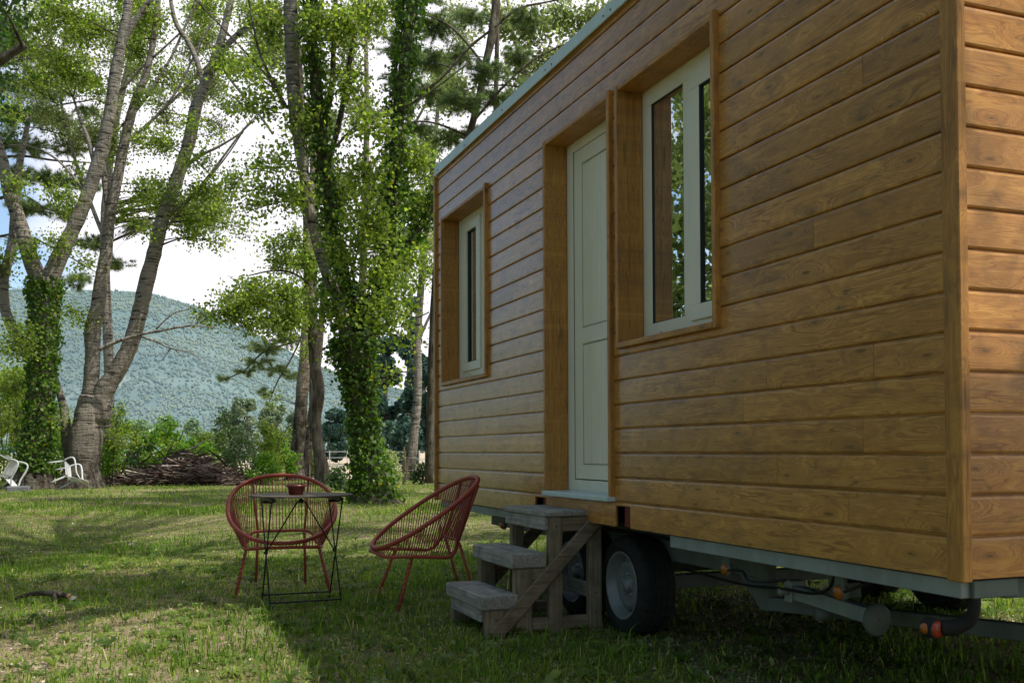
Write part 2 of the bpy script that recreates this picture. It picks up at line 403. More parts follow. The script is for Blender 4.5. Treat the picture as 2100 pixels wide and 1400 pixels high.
class Tree:
    """thing with trunk and crown; everything is collected first and built at the end"""
    def __init__(s, name, label, cat, base, group=None):
        s.root = thing(name, base, label, cat, group); s.t = MB(); s.tw = MB(); s.L = []; s.N = []; s.nodes = []; s.cap = None
    def limb(s, path, D, n=12, mb=None, **k):
        P, R_ = limb(mb or s.t, path, D, n, **k); s.nodes += list(zip(P, R_)); return P
    def limb3(s, pts, rad, n=8):
        P, R_ = catmull(pts, rad, 4); s.t.tube(P, R_, n); s.nodes += list(zip(P, R_)); return P
    def nearest(s, c):
        best = min(s.nodes, key=lambda pr: (pr[0]-c).length+max(0, pr[0].z-c.z)*.8); return best
    def blob(s, c, r, twigs, leaves, size, pine=False, anchor=None, spread=.19, keep=None, limbr=None, droop=.3):
        c = Vector(c); r = Vector(r) if hasattr(r, '__len__') else Vector((r, r, r))
        if s.nodes:
            p, pr = s.nearest(c) if anchor is None else (Vector(anchor), .05)
            L = (c-p).length
            if L > .3:
                mid = p.lerp(c, .5)+Vector((random.uniform(-.1, .1)*L, random.uniform(-.1, .1)*L, random.uniform(.02, .14)*L))
                r0 = limbr or min(pr*.6, .012+.011*L)
                PP, RR = catmull([p, mid, c], [r0, r0*.6, .008], 4)
                if keep is None or all(keep(q) for q in PP): s.tw.tube(PP, RR, 5, cap=False)
            else: PP = [p, c]
        else: PP = [c, c]
        for k in range(twigs):
            while True:
                q = Vector((random.uniform(-1, 1), random.uniform(-1, 1), random.uniform(-1, 1)))
                if q.length <= 1: break
            e = Vector((c.x+q.x*r.x, c.y+q.y*r.y, c.z+q.z*r.z))
            if keep and not keep(e): continue
            a = PP[random.randrange(len(PP)//2, len(PP))]
            if (e-a).length > 2.2: a = e+(a-e).normalized()*random.uniform(.8, 1.6)
            a = a.lerp(e, .25)
            m = a.lerp(e, .5)+Vector((random.uniform(-.08, .08), random.uniform(-.08, .08), random.uniform(0, .12)))
            s.tw.tube([a, m, e], [.009, .006, .003], 3, cap=False)
            tt = rng.random(leaves)**.6
            A = np.array(a); Mm = np.array(m); E_ = np.array(e)
            C = ((1-tt)**2)[:, None]*A+(2*tt*(1-tt))[:, None]*Mm+(tt**2)[:, None]*E_
            if pine:
                d = np.array((e-a).normalized()); s.needles(C, d, size)
            else:
                C = C+rng.normal(size=C.shape)*spread*np.array([1, 1, .8])
                if keep is not None:
                    C = C[[bool(keep(Vector(q_))) for q_ in C]]
                if len(C): s.L.append((C, size, droop))
    def needles(s, C, d, size, k=9):
        n = len(C); Cb = np.repeat(C, k, axis=0)
        dd = rng.normal(size=(n*k, 3))*.75+d*.8; dd[:, 2] += .25
        dd /= np.linalg.norm(dd, axis=1, keepdims=True)
        sd = np.cross(dd, rng.normal(size=(n*k, 3))); sd /= np.linalg.norm(sd, axis=1, keepdims=True)
        ln = size*(.7+.6*rng.random((n*k, 1))); w = size*.036
        s.N.append(np.stack([Cb-sd*w, Cb+dd*ln, Cb+sd*w], axis=1))
    def finish(s, trunkmat, leafmat, needlemat=None, trunk='trunk', crown='crown', branchmat=None):
        nt = len(s.t.f)
        if s.t.v:
            s.t.add(s.tw.v, s.tw.f, True); o = s.t.build(trunk, trunkmat, s.root); s.tw = MB()
            o.data.materials.append(branchmat or M['rough']); mi = np.zeros(len(s.t.f), dtype=np.int32); mi[nt:] = 1
            o.data.polygons.foreach_set('material_index', mi); o.data.update()
        if s.cap is not None: s.cap.build('stem', M['poplar'], s.root)
        if s.tw.v: s.tw.build('twigs', branchmat or M['rough'], s.root)
        if s.L:
            V = np.concatenate([kites(C, sz, dr) for C, sz, dr in s.L])
            cr = np.clip(np.concatenate([np.full(len(C), rng.random()*.5+.12) for C, _, _ in s.L])+rng.normal(size=len(V))*.16, 0, 1)
            np_mesh(crown, V, None, cr, leafmat, s.root)
        if s.N:
            V = np.concatenate(s.N); np_mesh('needles' if s.L else crown, V, None, rng.random(len(V)), needlemat or leafmat, s.root)
        return s.root

def ivy_on(name, label, runs, n_per_m2=420, size=.085, fat=.10, extra=None, mat='leaf_ivy'):
    """runs: list of (P,R) lists in 3D; leaves cloak the stems"""
    allC = []; allN = []
    for P, R_, dens, ft in runs:
        for i in range(len(P)-1):
            a = P[i]; b = P[i+1]; L = (b-a).length
            rr = (R_[i]+R_[i+1])/2
            lump = .6+.8*random.random()
            n = int(2*pi*(rr+.05)*L*n_per_m2*dens*lump)
            if n < 1: continue
            tt = rng.random(n)[:, None]; ang = rng.random(n)*2*pi
            d = (b-a).normalized(); nx = d.orthogonal().normalized(); ny = d.cross(nx)
            N = np.cos(ang)[:, None]*np.array(nx)+np.sin(ang)[:, None]*np.array(ny)
            off = rr+.015+np.abs(rng.normal(size=n))*ft*lump
            allC.append(np.array(a)*(1-tt)+np.array(b)*tt+N*off[:, None]); allN.append(N)
    C = np.concatenate(allC); N = np.concatenate(allN)
    V = kites(C, size, .9, N, .95, .2)
    base = runs[0][0][0]
    root = thing(name, (base.x, base.y, 0), label, 'ivy', 'ivy climbing the trunks')
    r = np.clip(.15+.75*rng.random(len(V))**1.6, 0, .98); r[rng.random(len(V)) < .003] = 1.0
    np_mesh('leaves', V, None, r, M[mat], root)
    st = MB()
    for P, R_, dens, ft in runs:
        for q in range(4):
            ph = random.uniform(0, 2*pi); pp = []
            for i in range(len(P)-1):
                d = (P[i+1]-P[i]).normalized(); nx = d.orthogonal().normalized(); ny = d.cross(nx); ph += random.uniform(-.3, .3)
                pp.append(P[i]+(R_[i]+.01)*(cos(ph)*nx+sin(ph)*ny))
            if len(pp) > 2: st.tube(pp, .014, 4, cap=False)
    st.build('stem', M['rough'], root)
    return root

# ------------------------------------------------------------------ world and sun
SUN = Vector((1.5, -1.3, 3.15)).normalized()
w = bpy.data.worlds.new('World'); sc.world = w; w.use_nodes = True
wt = w.node_tree; wn = wt.nodes; bg = wn['Background']
sky = wn.new('ShaderNodeTexSky'); sky.sky_type = 'NISHITA'; sky.sun_disc = False
sky.sun_elevation = math.asin(SUN.z); sky.sun_rotation = atan2(SUN.x, SUN.y); sky.altitude = 400; sky.dust_density = 1.2
tc = wn.new('ShaderNodeTexCoord'); mp = wn.new('ShaderNodeMapping'); wt.links.new(tc.outputs['Generated'], mp.inputs[0]); mp.inputs['Scale'].default_value = (1, 1, 2.2)
mp.inputs['Location'].default_value = (.35, .1, 0)
nz = wn.new('ShaderNodeTexNoise'); wt.links.new(mp.outputs[0], nz.inputs['Vector']); nz.inputs['Scale'].default_value = 2.1; nz.inputs['Detail'].default_value = 7; nz.inputs['Roughness'].default_value = .55
rp = wn.new('ShaderNodeValToRGB'); sx_ = wn.new('ShaderNodeSeparateXYZ'); wt.links.new(tc.outputs['Generated'], sx_.inputs[0])
m1 = wn.new('ShaderNodeMath'); m1.operation = 'MULTIPLY_ADD'; wt.links.new(sx_.outputs[0], m1.inputs[0]); m1.inputs[1].default_value = 2.2; m1.inputs[2].default_value = -.02
m2 = wn.new('ShaderNodeClamp'); wt.links.new(m1.outputs[0], m2.inputs[0]); m2.inputs[1].default_value = -.27; m2.inputs[2].default_value = .22
m3 = wn.new('ShaderNodeMath'); m3.operation = 'ADD'; wt.links.new(nz.outputs[0], m3.inputs[0]); wt.links.new(m2.outputs[0], m3.inputs[1])
wt.links.new(m3.outputs[0], rp.inputs[0]); rp.color_ramp.elements[0].position = .30; rp.color_ramp.elements[1].position = .44
mxw = wn.new('ShaderNodeMix'); mxw.data_type = 'RGBA'; wt.links.new(rp.outputs[0], mxw.inputs[0]); wt.links.new(sky.outputs[0], mxw.inputs[6]); mxw.inputs[7].default_value = (6.6, 6.4, 6.95, 1)
wt.links.new(mxw.outputs[2], bg.inputs[0]); bg.inputs[1].default_value = .19
sl = bpy.data.lights.new('sun', 'SUN'); sl.energy = 5.0; sl.angle = radians(.53); sl.color = (1, .94, .84)
so = bpy.data.objects.new('sun', sl); COL.objects.link(so); so.rotation_euler = SUN.to_track_quat('Z', 'Y').to_euler()

# ------------------------------------------------------------------ ground, field, hill
t = NT('lawn_soil', .95, .1); co = t.coord()
n1 = t.noise(co, .55, 5, .6); n2 = t.noise(co, 5, 5, .7); n3 = t.noise(co, 60, 4, .7)
x_, y_, z_ = t.sep(co)
wr = t.math('SUBTRACT', 1.15, t.math('SQRT', t.math('ADD', t.math('POWER', t.math('DIVIDE', t.math('ADD', x_, 2.4), 1.4), 2.0), t.math('POWER', t.math('DIVIDE', t.math('SUBTRACT', y_, 2.9), 1.6), 2.0))), clamp=True)
c = t.ramp(t.math('ADD', t.math('MULTIPLY', wr, .16), t.math('ADD', t.math('MULTIPLY', n1, .55), t.math('MULTIPLY', n2, .45))), [(.36, (.07, .11, .025)), (.47, (.16, .18, .055)), (.58, (.40, .33, .19)), (.70, (.60, .48, .36))])
c = t.mix(t.ramp(n3, [(.42, (0, 0, 0)), (.62, (.75, .75, .75))]), c, (.05, .045, .025))
t.col(c); t.bump(t.math('ADD', n3, n2), .8, .03); M['lawn'] = t.m
t = NT('dry_field', .95, .1); co = t.coord(); c = t.ramp(t.noise(co, .35, 5, .65), [(.35, (.36, .31, .20)), (.65, (.52, .44, .34))]); t.col(c); M['field'] = t.m
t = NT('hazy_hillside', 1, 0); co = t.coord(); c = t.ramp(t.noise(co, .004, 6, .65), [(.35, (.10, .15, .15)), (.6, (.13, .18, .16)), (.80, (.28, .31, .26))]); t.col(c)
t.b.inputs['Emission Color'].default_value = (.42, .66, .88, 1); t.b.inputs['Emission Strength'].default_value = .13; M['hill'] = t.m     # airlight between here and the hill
mb = MB(); mb.add([(-4000, -3000, 0), (4000, -3000, 0), (4000, 6000, 0), (-4000, 6000, 0)], [(0, 1, 2, 3)])
mb.build('ground', M['lawn'], kind='structure')
a = ground_at(-500, 36); b = ground_at(1600, 31.5); c_ = ground_at(1600, 430); d_ = ground_at(-500, 430)
mb = MB(); mb.add([(p.x, p.y, .012) for p in (a, b, c_, d_)], [(0, 1, 2, 3)]); mb.build('field', M['field'], kind='structure')
# hill
ridge = [(-900, 640), (-500, 600), (-200, 585), (0, 590), (110, 592), (200, 588), (270, 592), (330, 604), (390, 620), (430, 636), (500, 672), (560, 706), (640, 748), (760, 785), (900, 820), (1200, 840), (1700, 870)]
def ridge_y(px):
    for (x0, y0), (x1, y1) in zip(ridge[:-1], ridge[1:]):
        if x0 <= px <= x1: return y0+(y1-y0)*(px-x0)/(x1-x0)
    return ridge[-1][1]
def hnoise(x, y):
    return sin(x*.011+1.3)*cos(y*.009)+.5*sin(x*.027+y*.013)+.35*sin(x*.051-y*.043+2)+.2*sin(x*.11+y*.09)
D0, D1 = 600, 2300
def hill_pt(px, s):
    D = D0+(D1-D0)*s; top = (925-ridge_y(px))/FPX*D1
    q = at(px, 925, D); spur = .5+.5*sin(px*.011+s*2.0)
    z = top*(s**(1.25+.35*spur))+hnoise(q.x, q.y)*12*s*(1-s*.85)*2
    return Vector((q.x, q.y, max(0, z)-(2 if s < .02 else 0)))
nu, nv = 150, 46; vs = []; fs = []
for i in range(nu+1):
    for j in range(nv+1): vs.append(hill_pt(-850+2500*i/nu, j/nv))
for i in range(nu+1): 
    q = hill_pt(-850+2500*i/nu, 1); q2 = at(-850+2500*i/nu, 925, 3300); vs.append(Vector((q2.x, q2.y, 0)))
for i in range(nu):
    for j in range(nv): k = i*(nv+1)+j; fs.append((k, k+nv+1, k+nv+2, k+1))
    k = i*(nv+1)+nv; e = (nu+1)*(nv+1)+i; fs.append((k, k+nv+1, e+1, e))
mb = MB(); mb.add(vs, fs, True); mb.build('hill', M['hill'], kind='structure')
# forest on the hill: many small lumpy crowns, one mass
def forest(n):
    px = rng.uniform(-350, 1050, n); s_ = rng.random(n)**.8*.99; V = []; rn = []
    k = 6
    for i in range(n):
        p = hill_pt(float(px[i]), float(s_[i])); D = D0+(D1-D0)*s_[i]; g_ = sin(p.x*.02)*cos(p.y*.017)+.6*sin(p.x*.006+2)
        if g_ > 1.38 and random.random() < .6: continue
        h = random.uniform(3, 6.5)*(.6+.5*s_[i]); r = h*random.uniform(.40, .56); ph = random.random()*6
        rg = [p+Vector((r*random.uniform(.75, 1.2)*cos(ph+2*pi*q/k), r*random.uniform(.75, 1.2)*sin(ph+2*pi*q/k), h*random.uniform(.22, .38))) for q in range(k)]
        rg2 = [p+Vector((r*.62*random.uniform(.7, 1.2)*cos(ph+.5+2*pi*q/k), r*.62*random.uniform(.7, 1.2)*sin(ph+.5+2*pi*q/k), h*random.uniform(.6, .76))) for q in range(k)]
        top = p+Vector((0, 0, h)); b_ = min(max(random.gauss(.4+.16*sin(p.x*.006+p.y*.004)+.10*sin(p.x*.017-p.y*.011), .13)+(.18 if s_[i] < .25 else 0), 0), 1)
        for q in range(k):
            V.append((p, rg[q], rg[(q+1) % k])); V.append((rg[q], rg[(q+1) % k], rg2[q])); V.append((rg2[q], rg[(q+1) % k], rg2[(q+1) % k])); V.append((rg2[q], rg2[(q+1) % k], top)); rn += [b_]*4
    V = np.array([[tuple(v) for v in f] for f in V], dtype=np.float64)
    return V, np.array(rn)
V, rn = forest(30000)
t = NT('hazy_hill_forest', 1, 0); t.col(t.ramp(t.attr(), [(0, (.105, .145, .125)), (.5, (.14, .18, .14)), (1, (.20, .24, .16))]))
t.b.inputs['Emission Color'].default_value = (.42, .66, .88, 1); t.b.inputs['Emission Strength'].default_value = .13; M['hillf'] = t.m  # airlight put in as a faint blue glow on the crowns
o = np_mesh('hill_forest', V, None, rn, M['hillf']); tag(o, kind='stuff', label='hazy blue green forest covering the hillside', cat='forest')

# ------------------------------------------------------------------ tiny house on a trailer
ZB = 0.5778; PL = 0.121; NR = 21; LEN = 5.40; WID = 2.5; ZT = ZB+NR*PL
house = thing('tiny_house', (0, 0, 0), 'varnished larch clad tiny house on a two axle trailer with pale green door and windows', 'tiny house')
def siding(mb, plane, u0, u1, openings, step0=0, joints=2):
    P = (lambda u, z, d: (d, u, z)) if plane == 'F' else (lambda u, z, d: (u, d, z))
    fl = plane == 'F'
    rr = random.Random(5 if fl else 9)
    for i in range(NR+1):
        z0 = ZB+i*PL; z1 = min(z0+PL, ZT+.03)
        jn = sorted(rr.uniform(u0+.3, u1-.3) for _ in range(joints)); rnds = [rr.random() for _ in range(joints+1)]
        cuts = {u0, u1, *jn}
        for (a, b, c, d) in openings:
            if c < z1 and d > z0:
                cuts |= {min(max(a, u0), u1), min(max(b, u0), u1)}
        cuts = sorted(cuts)
        for a, b in zip(cuts[:-1], cuts[1:]):
            if b-a < .004: continue
            m = (a+b)/2; ks = sum(m > j for j in jn); mb.rn = rnds[ks]
            segs = [(z0, z1)]
            for (oa, ob, oc, od) in openings:
                if oa < m < ob:
                    ns = []
                    for (s0, s1) in segs:
                        if oc >= s1 or od <= s0: ns.append((s0, s1)); continue
                        if oc > s0: ns.append((s0, oc))
                        if od < s1: ns.append((od, s1))
                    segs = ns
            ea = a+(.0009 if a in jn else 0); eb = b-(.0009 if b in jn else 0)
            for (s0, s1) in segs:
                if s1-s0 < .006: continue
                pr = []
                if abs(s0-z0) < 1e-6 and i > 0: pr += [(s0, .011), (s0+.0055, .011), (s0+.0075, .0025), (s0+.013, 0.0)]
                else: pr += [(s0, .012), (s0, 0.0)]
                pr += [(s0+(s1-s0)*.5, -.0008)]
                if abs(s1-z1) < 1e-6 and i < NR: pr += [(s1-.010, 0.0), (s1-.002, .002), (s1, .006)]
                else: pr += [(s1, 0.0), (s1, .012)]
                n = len(pr); vs = [P(ea, z, d) for z, d in pr]+[P(eb, z, d) for z, d in pr]
                fs = []
                for k in range(n-1):
                    q = (k, k+1, n+k+1, n+k); fs.append(q if fl else q[::-1])
                fs.append(tuple(range(n))[::-1] if fl else tuple(range(n))); fs.append(tuple(range(n, 2*n)) if fl else tuple(range(n, 2*n))[::-1])
                mb.add(vs, fs)
                mb.add([P(a, s0, .014), P(b, s0, .014), P(b, s1, .014), P(a, s1, .014)], [(0, 1, 2, 3)])
W1 = (1.30, 2.155, 1.490, 2.748); W2 = (4.178, 5.180, 1.490, 2.755); DR = (2.278, 3.092, .700, 2.745)
th = .028
def grow(o, bot=True): return (o[0]-th, o[1]+th, o[2]-(th if bot else 0), o[3]+th)
mb = MB(); siding(mb, 'F', .060, 5.372, [grow(W1), grow(W2), grow(DR, False), (3.145, 3.315, ZB-.01, .682), (2.085, 2.245, ZB-.01, .682)], joints=2)
tag(mb.build('wall', M['siding_y'], house), 'long wall of horizontal larch planks with door and windows')
mb = MB(); siding(mb, 'E', .030, WID-.03, [], joints=1)
tag(mb.build('wall', M['siding_x'], house), 'end wall of horizontal larch planks')
mb = MB(); mb.box(WID-.02, WID, .03, LEN-.03, ZB, ZT+.03); mb.build('wall', M['siding_y'], house)
mb = MB(); mb.box(.03, WID-.03, LEN-.02, LEN, ZB, ZT+.03); mb.build('wall', M['siding_x'], house)
# corner posts
for (x0, x1, y0, y1) in ((-.006, .029, -.006, .061), (WID-.029, WID+.006, -.006, .061), (-.022, .02, LEN-.026, LEN+.012), (WID-.02, WID+.012, LEN-.026, LEN+.012)):
    mb = MB(); mb.box(x0, x1, y0, y1, ZB-.008, ZT+.036, .003); mb.build('corner_post', M['trim_z'], house)
# roof
mb = MB(); mb.box(-.012, WID+.012, -.012, LEN-.03, ZT+.055, ZT+.10); roof = mb.build('roof', M['roofdeck'], house)
mb = MB()
ys = [-.02, 2.26, 3.03, LEN-.028]
for a, b in zip(ys[:-1], ys[1:]):
    mb.box(-.024, -.012, a+.0015, b-.0015, ZT+.035, ZT+.104, .002)
mb.box(-.0239, WID+.02, -.022, -.012, ZT+.035, ZT+.104, .002); mb.box(-.0235, .05, -.0215, LEN-.03, ZT+.101, ZT+.106)
mb.build('flashing', M['flash'], roof)
mb = MB(); mb.box(-.006, .02, .061, LEN-.03, ZT+.0302, ZT+.054, .002); mb.build('fascia_strip', M['trim_y'], roof)
for y in (.5, 1.2, 1.98, 2.22, 2.30, 2.98, 3.07, 3.8, 4.6, 5.28):
    mb = MB(); mb.lathe([(0, -.0035), (.006, -.003), (.007, 0)], (-.024, y, ZT+.062), 'X', 8); mb.build('screw', M['galvd'], roof)
# openings
def casing(o, parent, sill=True, z_low=None):
    y0, y1, z0, z1 = o
    for (a, b) in ((y0-th, y0), (y1, y1+th)):
        mb = MB(); mb.box(-.026, .1196, a, b, (z0-th if sill else z0+.004), z1+th+(.012 if a < y0 else -.002), .0035); mb.build('jamb', M['trim_z'], parent)
    mb = MB(); mb.box(-.022, .1194, y0+.0005, y1-.0005, z1, z1+th-.003, .003); mb.build('head_board', M['trim_y'], parent)
    if sill:
        mb = MB(); mb.box(-.030, .1192, y0+.0005, y1+.012, z0-th+.001, z0, .003); mb.build('sill', M['trim_y'], parent)
def rect_frame(mb, x0, x1, o, w, bev=.003):
    y0, y1, z0, z1 = o; wl, wr, wb, wt_ = w
    mb.box(x0, x1, y0, y1, z0, z0+wb, bev); mb.box(x0, x1, y0, y1, z1-wt_, z1, bev)
    mb.box(x0+.0006, x1, y0, y0+wr, z0+wb-.001, z1-wt_+.001, bev); mb.box(x0+.0006, x1, y1-wl, y1, z0+wb-.001, z1-wt_+.001, bev)
def seal(mb, x, o, w=.004):
    y0, y1, z0, z1 = o; rect_frame(mb, x, x+.012, (y0-w, y1+w, z0-w, z1+w), (w+.003,)*4, 0)
# large window: fixed light on the far side, opening sash on the near side
mb = MB(); rect_frame(mb, .1216, .16, grow(W1), (.06,)*4); rect_frame(mb, .120, .165, W1, (.085, .05, .090, .082)); mb.box(.1215, .165, 1.695, 1.768, W1[2]+.089, W1[3]-.081, .003)
win = mb.build('window', M['frame'], house); tag(win, 'large two light window beside the door')
casing(W1, win)
mb = MB(); rect_frame(mb, .108, .150, (1.325, 1.690, 1.545, 2.690), (.085, .085, .072, .09)); mb.build('sash', M['frame'], win)
mb = MB(); mb.box(.130, .134, 1.760, 2.078, 1.572, 2.672); mb.build('pane', M['glass'], win)
mb = MB(); mb.box(.122, .126, 1.40, 1.610, 1.612, 2.606); mb.build('pane', M['glass'], win)
for gx, gr in ((.1225, (1.768, 2.070, 1.580, 2.666)), (.1095, (1.41, 1.605, 1.617, 2.60))):
    mb = MB(); seal(mb, gx, gr); mb.build('gasket', M['gasket'], win)
mb = MB(); mb.box(.117, .1205, 1.690, 1.6945, 1.55, 2.69); mb.build('gasket', M['gasket'], win)
for y in (1.98, 1.42):
    mb = MB(); mb.lathe([(0, -.012), (.008, -.010), (.010, -.002), (.010, .002)], (.12, y, 1.535), 'X', 12); mb.build('drain_cap', M['frame'], win)
# small window
mb = MB(); rect_frame(mb, .1216, .16, grow(W2), (.06,)*4); rect_frame(mb, .120, .165, W2, (.085, .05, .100, .082)); mb.box(.1215, .165, 4.595, 4.650, W2[2]+.099, W2[3]-.081, .003)
win2 = mb.build('window', M['frame'], house); tag(win2, 'smaller two light window at the far end')
casing(W2, win2)
mb = MB(); rect_frame(mb, .106, .150, (4.645, 5.060, 1.565, 2.700), (.105, .085, .065, .07)); mb.build('sash', M['frame'], win2)
mb = MB(); mb.box(.135, .139, 4.215, 4.60, 1.585, 2.68); mb.build('pane', M['glass'], win2)
mb = MB(); mb.box(.132, .136, 4.725, 4.962, 1.625, 2.636); mb.build('pane', M['glass'], win2)
for gx, gr in ((.118, (4.735, 4.95, 1.636, 2.626)), (.1225, (4.23, 4.592, 1.592, 2.672))):
    mb = MB(); seal(mb, gx, gr); mb.build('gasket', M['gasket'], win2)
mb = MB(); mb.lathe([(0, -.012), (.008, -.010), (.010, -.002), (.010, .002)], (.12, 4.90, 1.54), 'X', 12); mb.build('drain_cap', M['frame'], win2)
# door
mb = MB(); rect_frame(mb, .1216, .16, grow(DR), (.06,)*4); y0, y1, z0, z1 = DR
mb.box(.120, .17, y0, y1, z1-.055, z1, .003); mb.box(.1206, .17, y0, y0+.085, .7285, z1-.054, .003); mb.box(.1206, .17, y1-.085, y1, .7285, z1-.054, .003); mb.box(.1206, .17, y0+.084, y1-.084, .7285, .79, .003)
door = mb.build('door', M['frame'], house); tag(door, 'pale green two panel door')
casing(DR, door, sill=False)
mb = MB(); a, b = y0+.088, y1-.088
for (c, d, e, f) in ((a, b, .796, .876), (a, b, 1.565, 1.656), (a, b, 2.600, 2.687)): mb.box(.1262, .165, c+.10, d-.10, e, f, .003)
for (c, d) in ((a, a+.10), (b-.10, b)): mb.box(.1255, .165, c, d, .796, 2.687, .003)
mb.build('door_leaf', M['frame'], door)
for (e, f) in ((.876, 1.565), (1.656, 2.600)):
    mb = MB(); mb.box(.1325, .150, a+.10, b-.10, e, f); n = 9
    for k in range(n): 
        c = a+.112+(b-a-.224)*k/n; mb.box(.1300, .134, c, c+(b-a-.224)/n-.003, e+.012, f-.012, .001)
    mb.build('panel', M['panel'], door)
for gr in ((a+.10, b-.10, .880, 1.561), (a+.10, b-.10, 1.660, 2.596)):
    mb = MB(); seal(mb, .131, gr, .0015); mb.build('gasket', M['doorline'], door)
mb = MB(); mb.box(.1222, .126, b+.0003, b+.0028, .795, 2.69); mb.build('gasket', M['doorline'], door)
mb = MB(); mb.lathe([(.0, -.055), (.012, -.055), (.012, -.01), (.022, -.008), (.022, .002)], (.125, a+.045, 1.62), 'X', 16); mb.beam((.075, a+.045, 1.62), (.075, a+.075, 1.62), .014, .018); mb.build('handle', M['galv'], door)
mb = MB(); mb.box(-.048, .122, y0-.03, y1+.012, .700, .7265, .004); mb.build('threshold', M['flash'], house)
# red boxes in the two notches beside the door
for (c, d) in ((3.155, 3.225), (2.095, 2.175)):
    mb = MB(); mb.box(.016, .09, c, d, ZB+.004, .678); mb.build('red_bracket', M['redbox'], house)
for (c, d) in ((3.13, 3.33), (2.07, 2.26)):
    mb = MB(); mb.box(.10, .12, c, d, ZB-.02, .70); mb.build('notch_backing', M['dark'], house)
# underside and chassis
mb = MB(); mb.box(.07, WID-.03, .06, LEN-.04, ZB-.012, ZB+.012); mb.build('floor', M['dark'], house)
for (a, b) in ((.030, 1.735), (3.62, LEN-.05)):
    mb = MB(); mb.box(.018, .062, a, b, ZB-.060, ZB-.006, .003); mb.build('side_rail', M['galv'], house)
for bb in ((.05, .225, .012, .05, ZB-.060, ZB-.006), (.225, WID-.06, .06, .12, ZB-.075, ZB-.014), (.03, WID-.06, LEN-.1, LEN-.05, ZB-.060, ZB-.013)):
    mb = MB(); mb.box(*bb, .003); mb.build('end_rail', M['galvd'], house)
for sgn, xx in ((1, .30), (-1, 2.14)):
    mb = MB(); mb.box(xx, xx+.05, 1.42, 4.95, .395, .545, .004); mb.build('chassis_beam', M['galvd'], house)
for y in (1.9, 2.74, 3.5, 4.4):
    mb = MB(); mb.box(.35, 2.14, y, y+.05, .45, .52, .003); mb.build('cross_member', M['galvd'], house)
mb = MB(); mb.box(.295, .345, 1.385, 1.45, .262, .548, .004)
mb.add([(.297, 1.45, .395), (.297, 1.60, .395), (.297, 1.45, .27), (.343, 1.45, .395), (.343, 1.60, .395), (.343, 1.45, .27)], [(0, 1, 2), (3, 5, 4), (1, 4, 5, 2), (0, 3, 4, 1)])
mb.build('gusset', M['galvd'], house)
for sx in (1, -1):
    mb = MB(); X = lambda x: x if sx == 1 else WID-x
    mb.beam((X(.32), 1.40, .295), (X(1.16), -1.05, .345), .05, .058); mb.build('drawbar', M['galvd'], house)
mb = MB(); mb.lathe([(0, 0), (.03, 0), (.03, .45), (0, .45)], (1.25, -1.05, .10), 'Z', 14); mb.box(1.19, 1.31, -1.35, -.98, .36, .43, .01); mb.build('hitch', M['galvd'], house)
mb = MB(); mb.beam((.30, 1.20, .372), (.30, .735, .342), .05, .058); mb.box(.262, .338, 1.175, 1.225, .33, .42, .004); mb.lathe([(0, -.03), (.014, -.03), (.014, .01)], (.25, 1.20, .375), 'X', 10)
st_ = mb.build('corner_steady', M['galv'], house)
mb = MB(); mb.lathe([(0, -.012), (.052, -.012), (.060, -.004), (.060, .006), (.03, .012), (0, .012)], (.292, .705, .334), 'Y', 28); mb.lathe([(0, -.0135), (.005, -.0135), (.005, -.012)], (.292, .705, .334), 'Y', 8); mb.build('foot_plate', M['galvd'], st_)
mb = MB(); mb.box(.235, .30, .88, .91, .40, .55, .003); mb.box(.27, .33, .83, .90, .395, .455, .004); mb.build('steady_bracket', M['galvd'], house)
mb = MB(); mb.lathe([(0, 0), (.028, 0), (.028, .06), (0, .06)], (.30, 1.06, .30), 'X', 14); mb.build('winding_nut', M['galvd'], house)
def amber(x, y, z, r):
    mb = MB(); mb.lathe([(0, .006), (r, .006), (r+.004, .012), (r+.004, .03), (0, .03)], (x, y, z), 'X', 20); mb.box(x+.012, x+.03, y-.02, y+.03, z, ZB-.06, .002); o = mb.build('side_marker', M['galvd'], house)
    mb = MB(); mb.lathe([(0, -.008), (r*.6, -.006), (r-.002, 0), (r, .008)], (x, y, z), 'X', 22); mb.build('lens', M['amber'], o)
amber(.05, 1.345, .459, .026); amber(.05, .625, .457, .026); amber(.05, 4.05, .459, .026)
for pts in (((.05, 1.31, .46), (.07, 1.24, .462), (.06, 1.19, .435), (.06, 1.12, .435), (.06, 1.02, .447), (.08, .96, .46)),
            ((.29, 2.1, .37), (.28, 1.75, .362), (.27, 1.5, .362), (.23, 1.2, .388), (.2, .95, .402), (.17, .82, .44), (.16, .78, .49)),
            ((.06, .60, .462), (.07, .57, .475), (.10, .53, .50))):
    P_, R__ = catmull(pts, [.006]*len(pts), 5); mb = MB(); mb.tube(P_, R__, 6); mb.build('cable', M['cable'], house)
P_, R__ = catmull([(.07, .03, .53), (.072, .035, .485), (.066, .05, .448), (.040, .075, .428), (.012, .10, .421)], [.017, .018, .021, .023, .024], 4)
mb = MB(); mb.tube(P_, R__, 12); mb.lathe([(0, -.022), (.028, -.020), (.031, -.012), (.031, .020), (.028, .026), (0, .026)], (-.004, .12, .419), 'Y', 20); lamp = mb.build('marker_lamp', M['tyre'], house)
mb = MB(); mb.lathe([(0, -.031), (.018, -.029), (.025, -.024), (.0265, -.020)], (-.004, .12, .419), 'Y', 20); mb.build('red_lens', M['redlens'], lamp)
mb = MB(); mb.lathe([(0, -.010), (.013, -.008), (.017, 0)], (-.032, .125, .419), 'X', 16); mb.build('amber_lens', M['amber'], lamp)
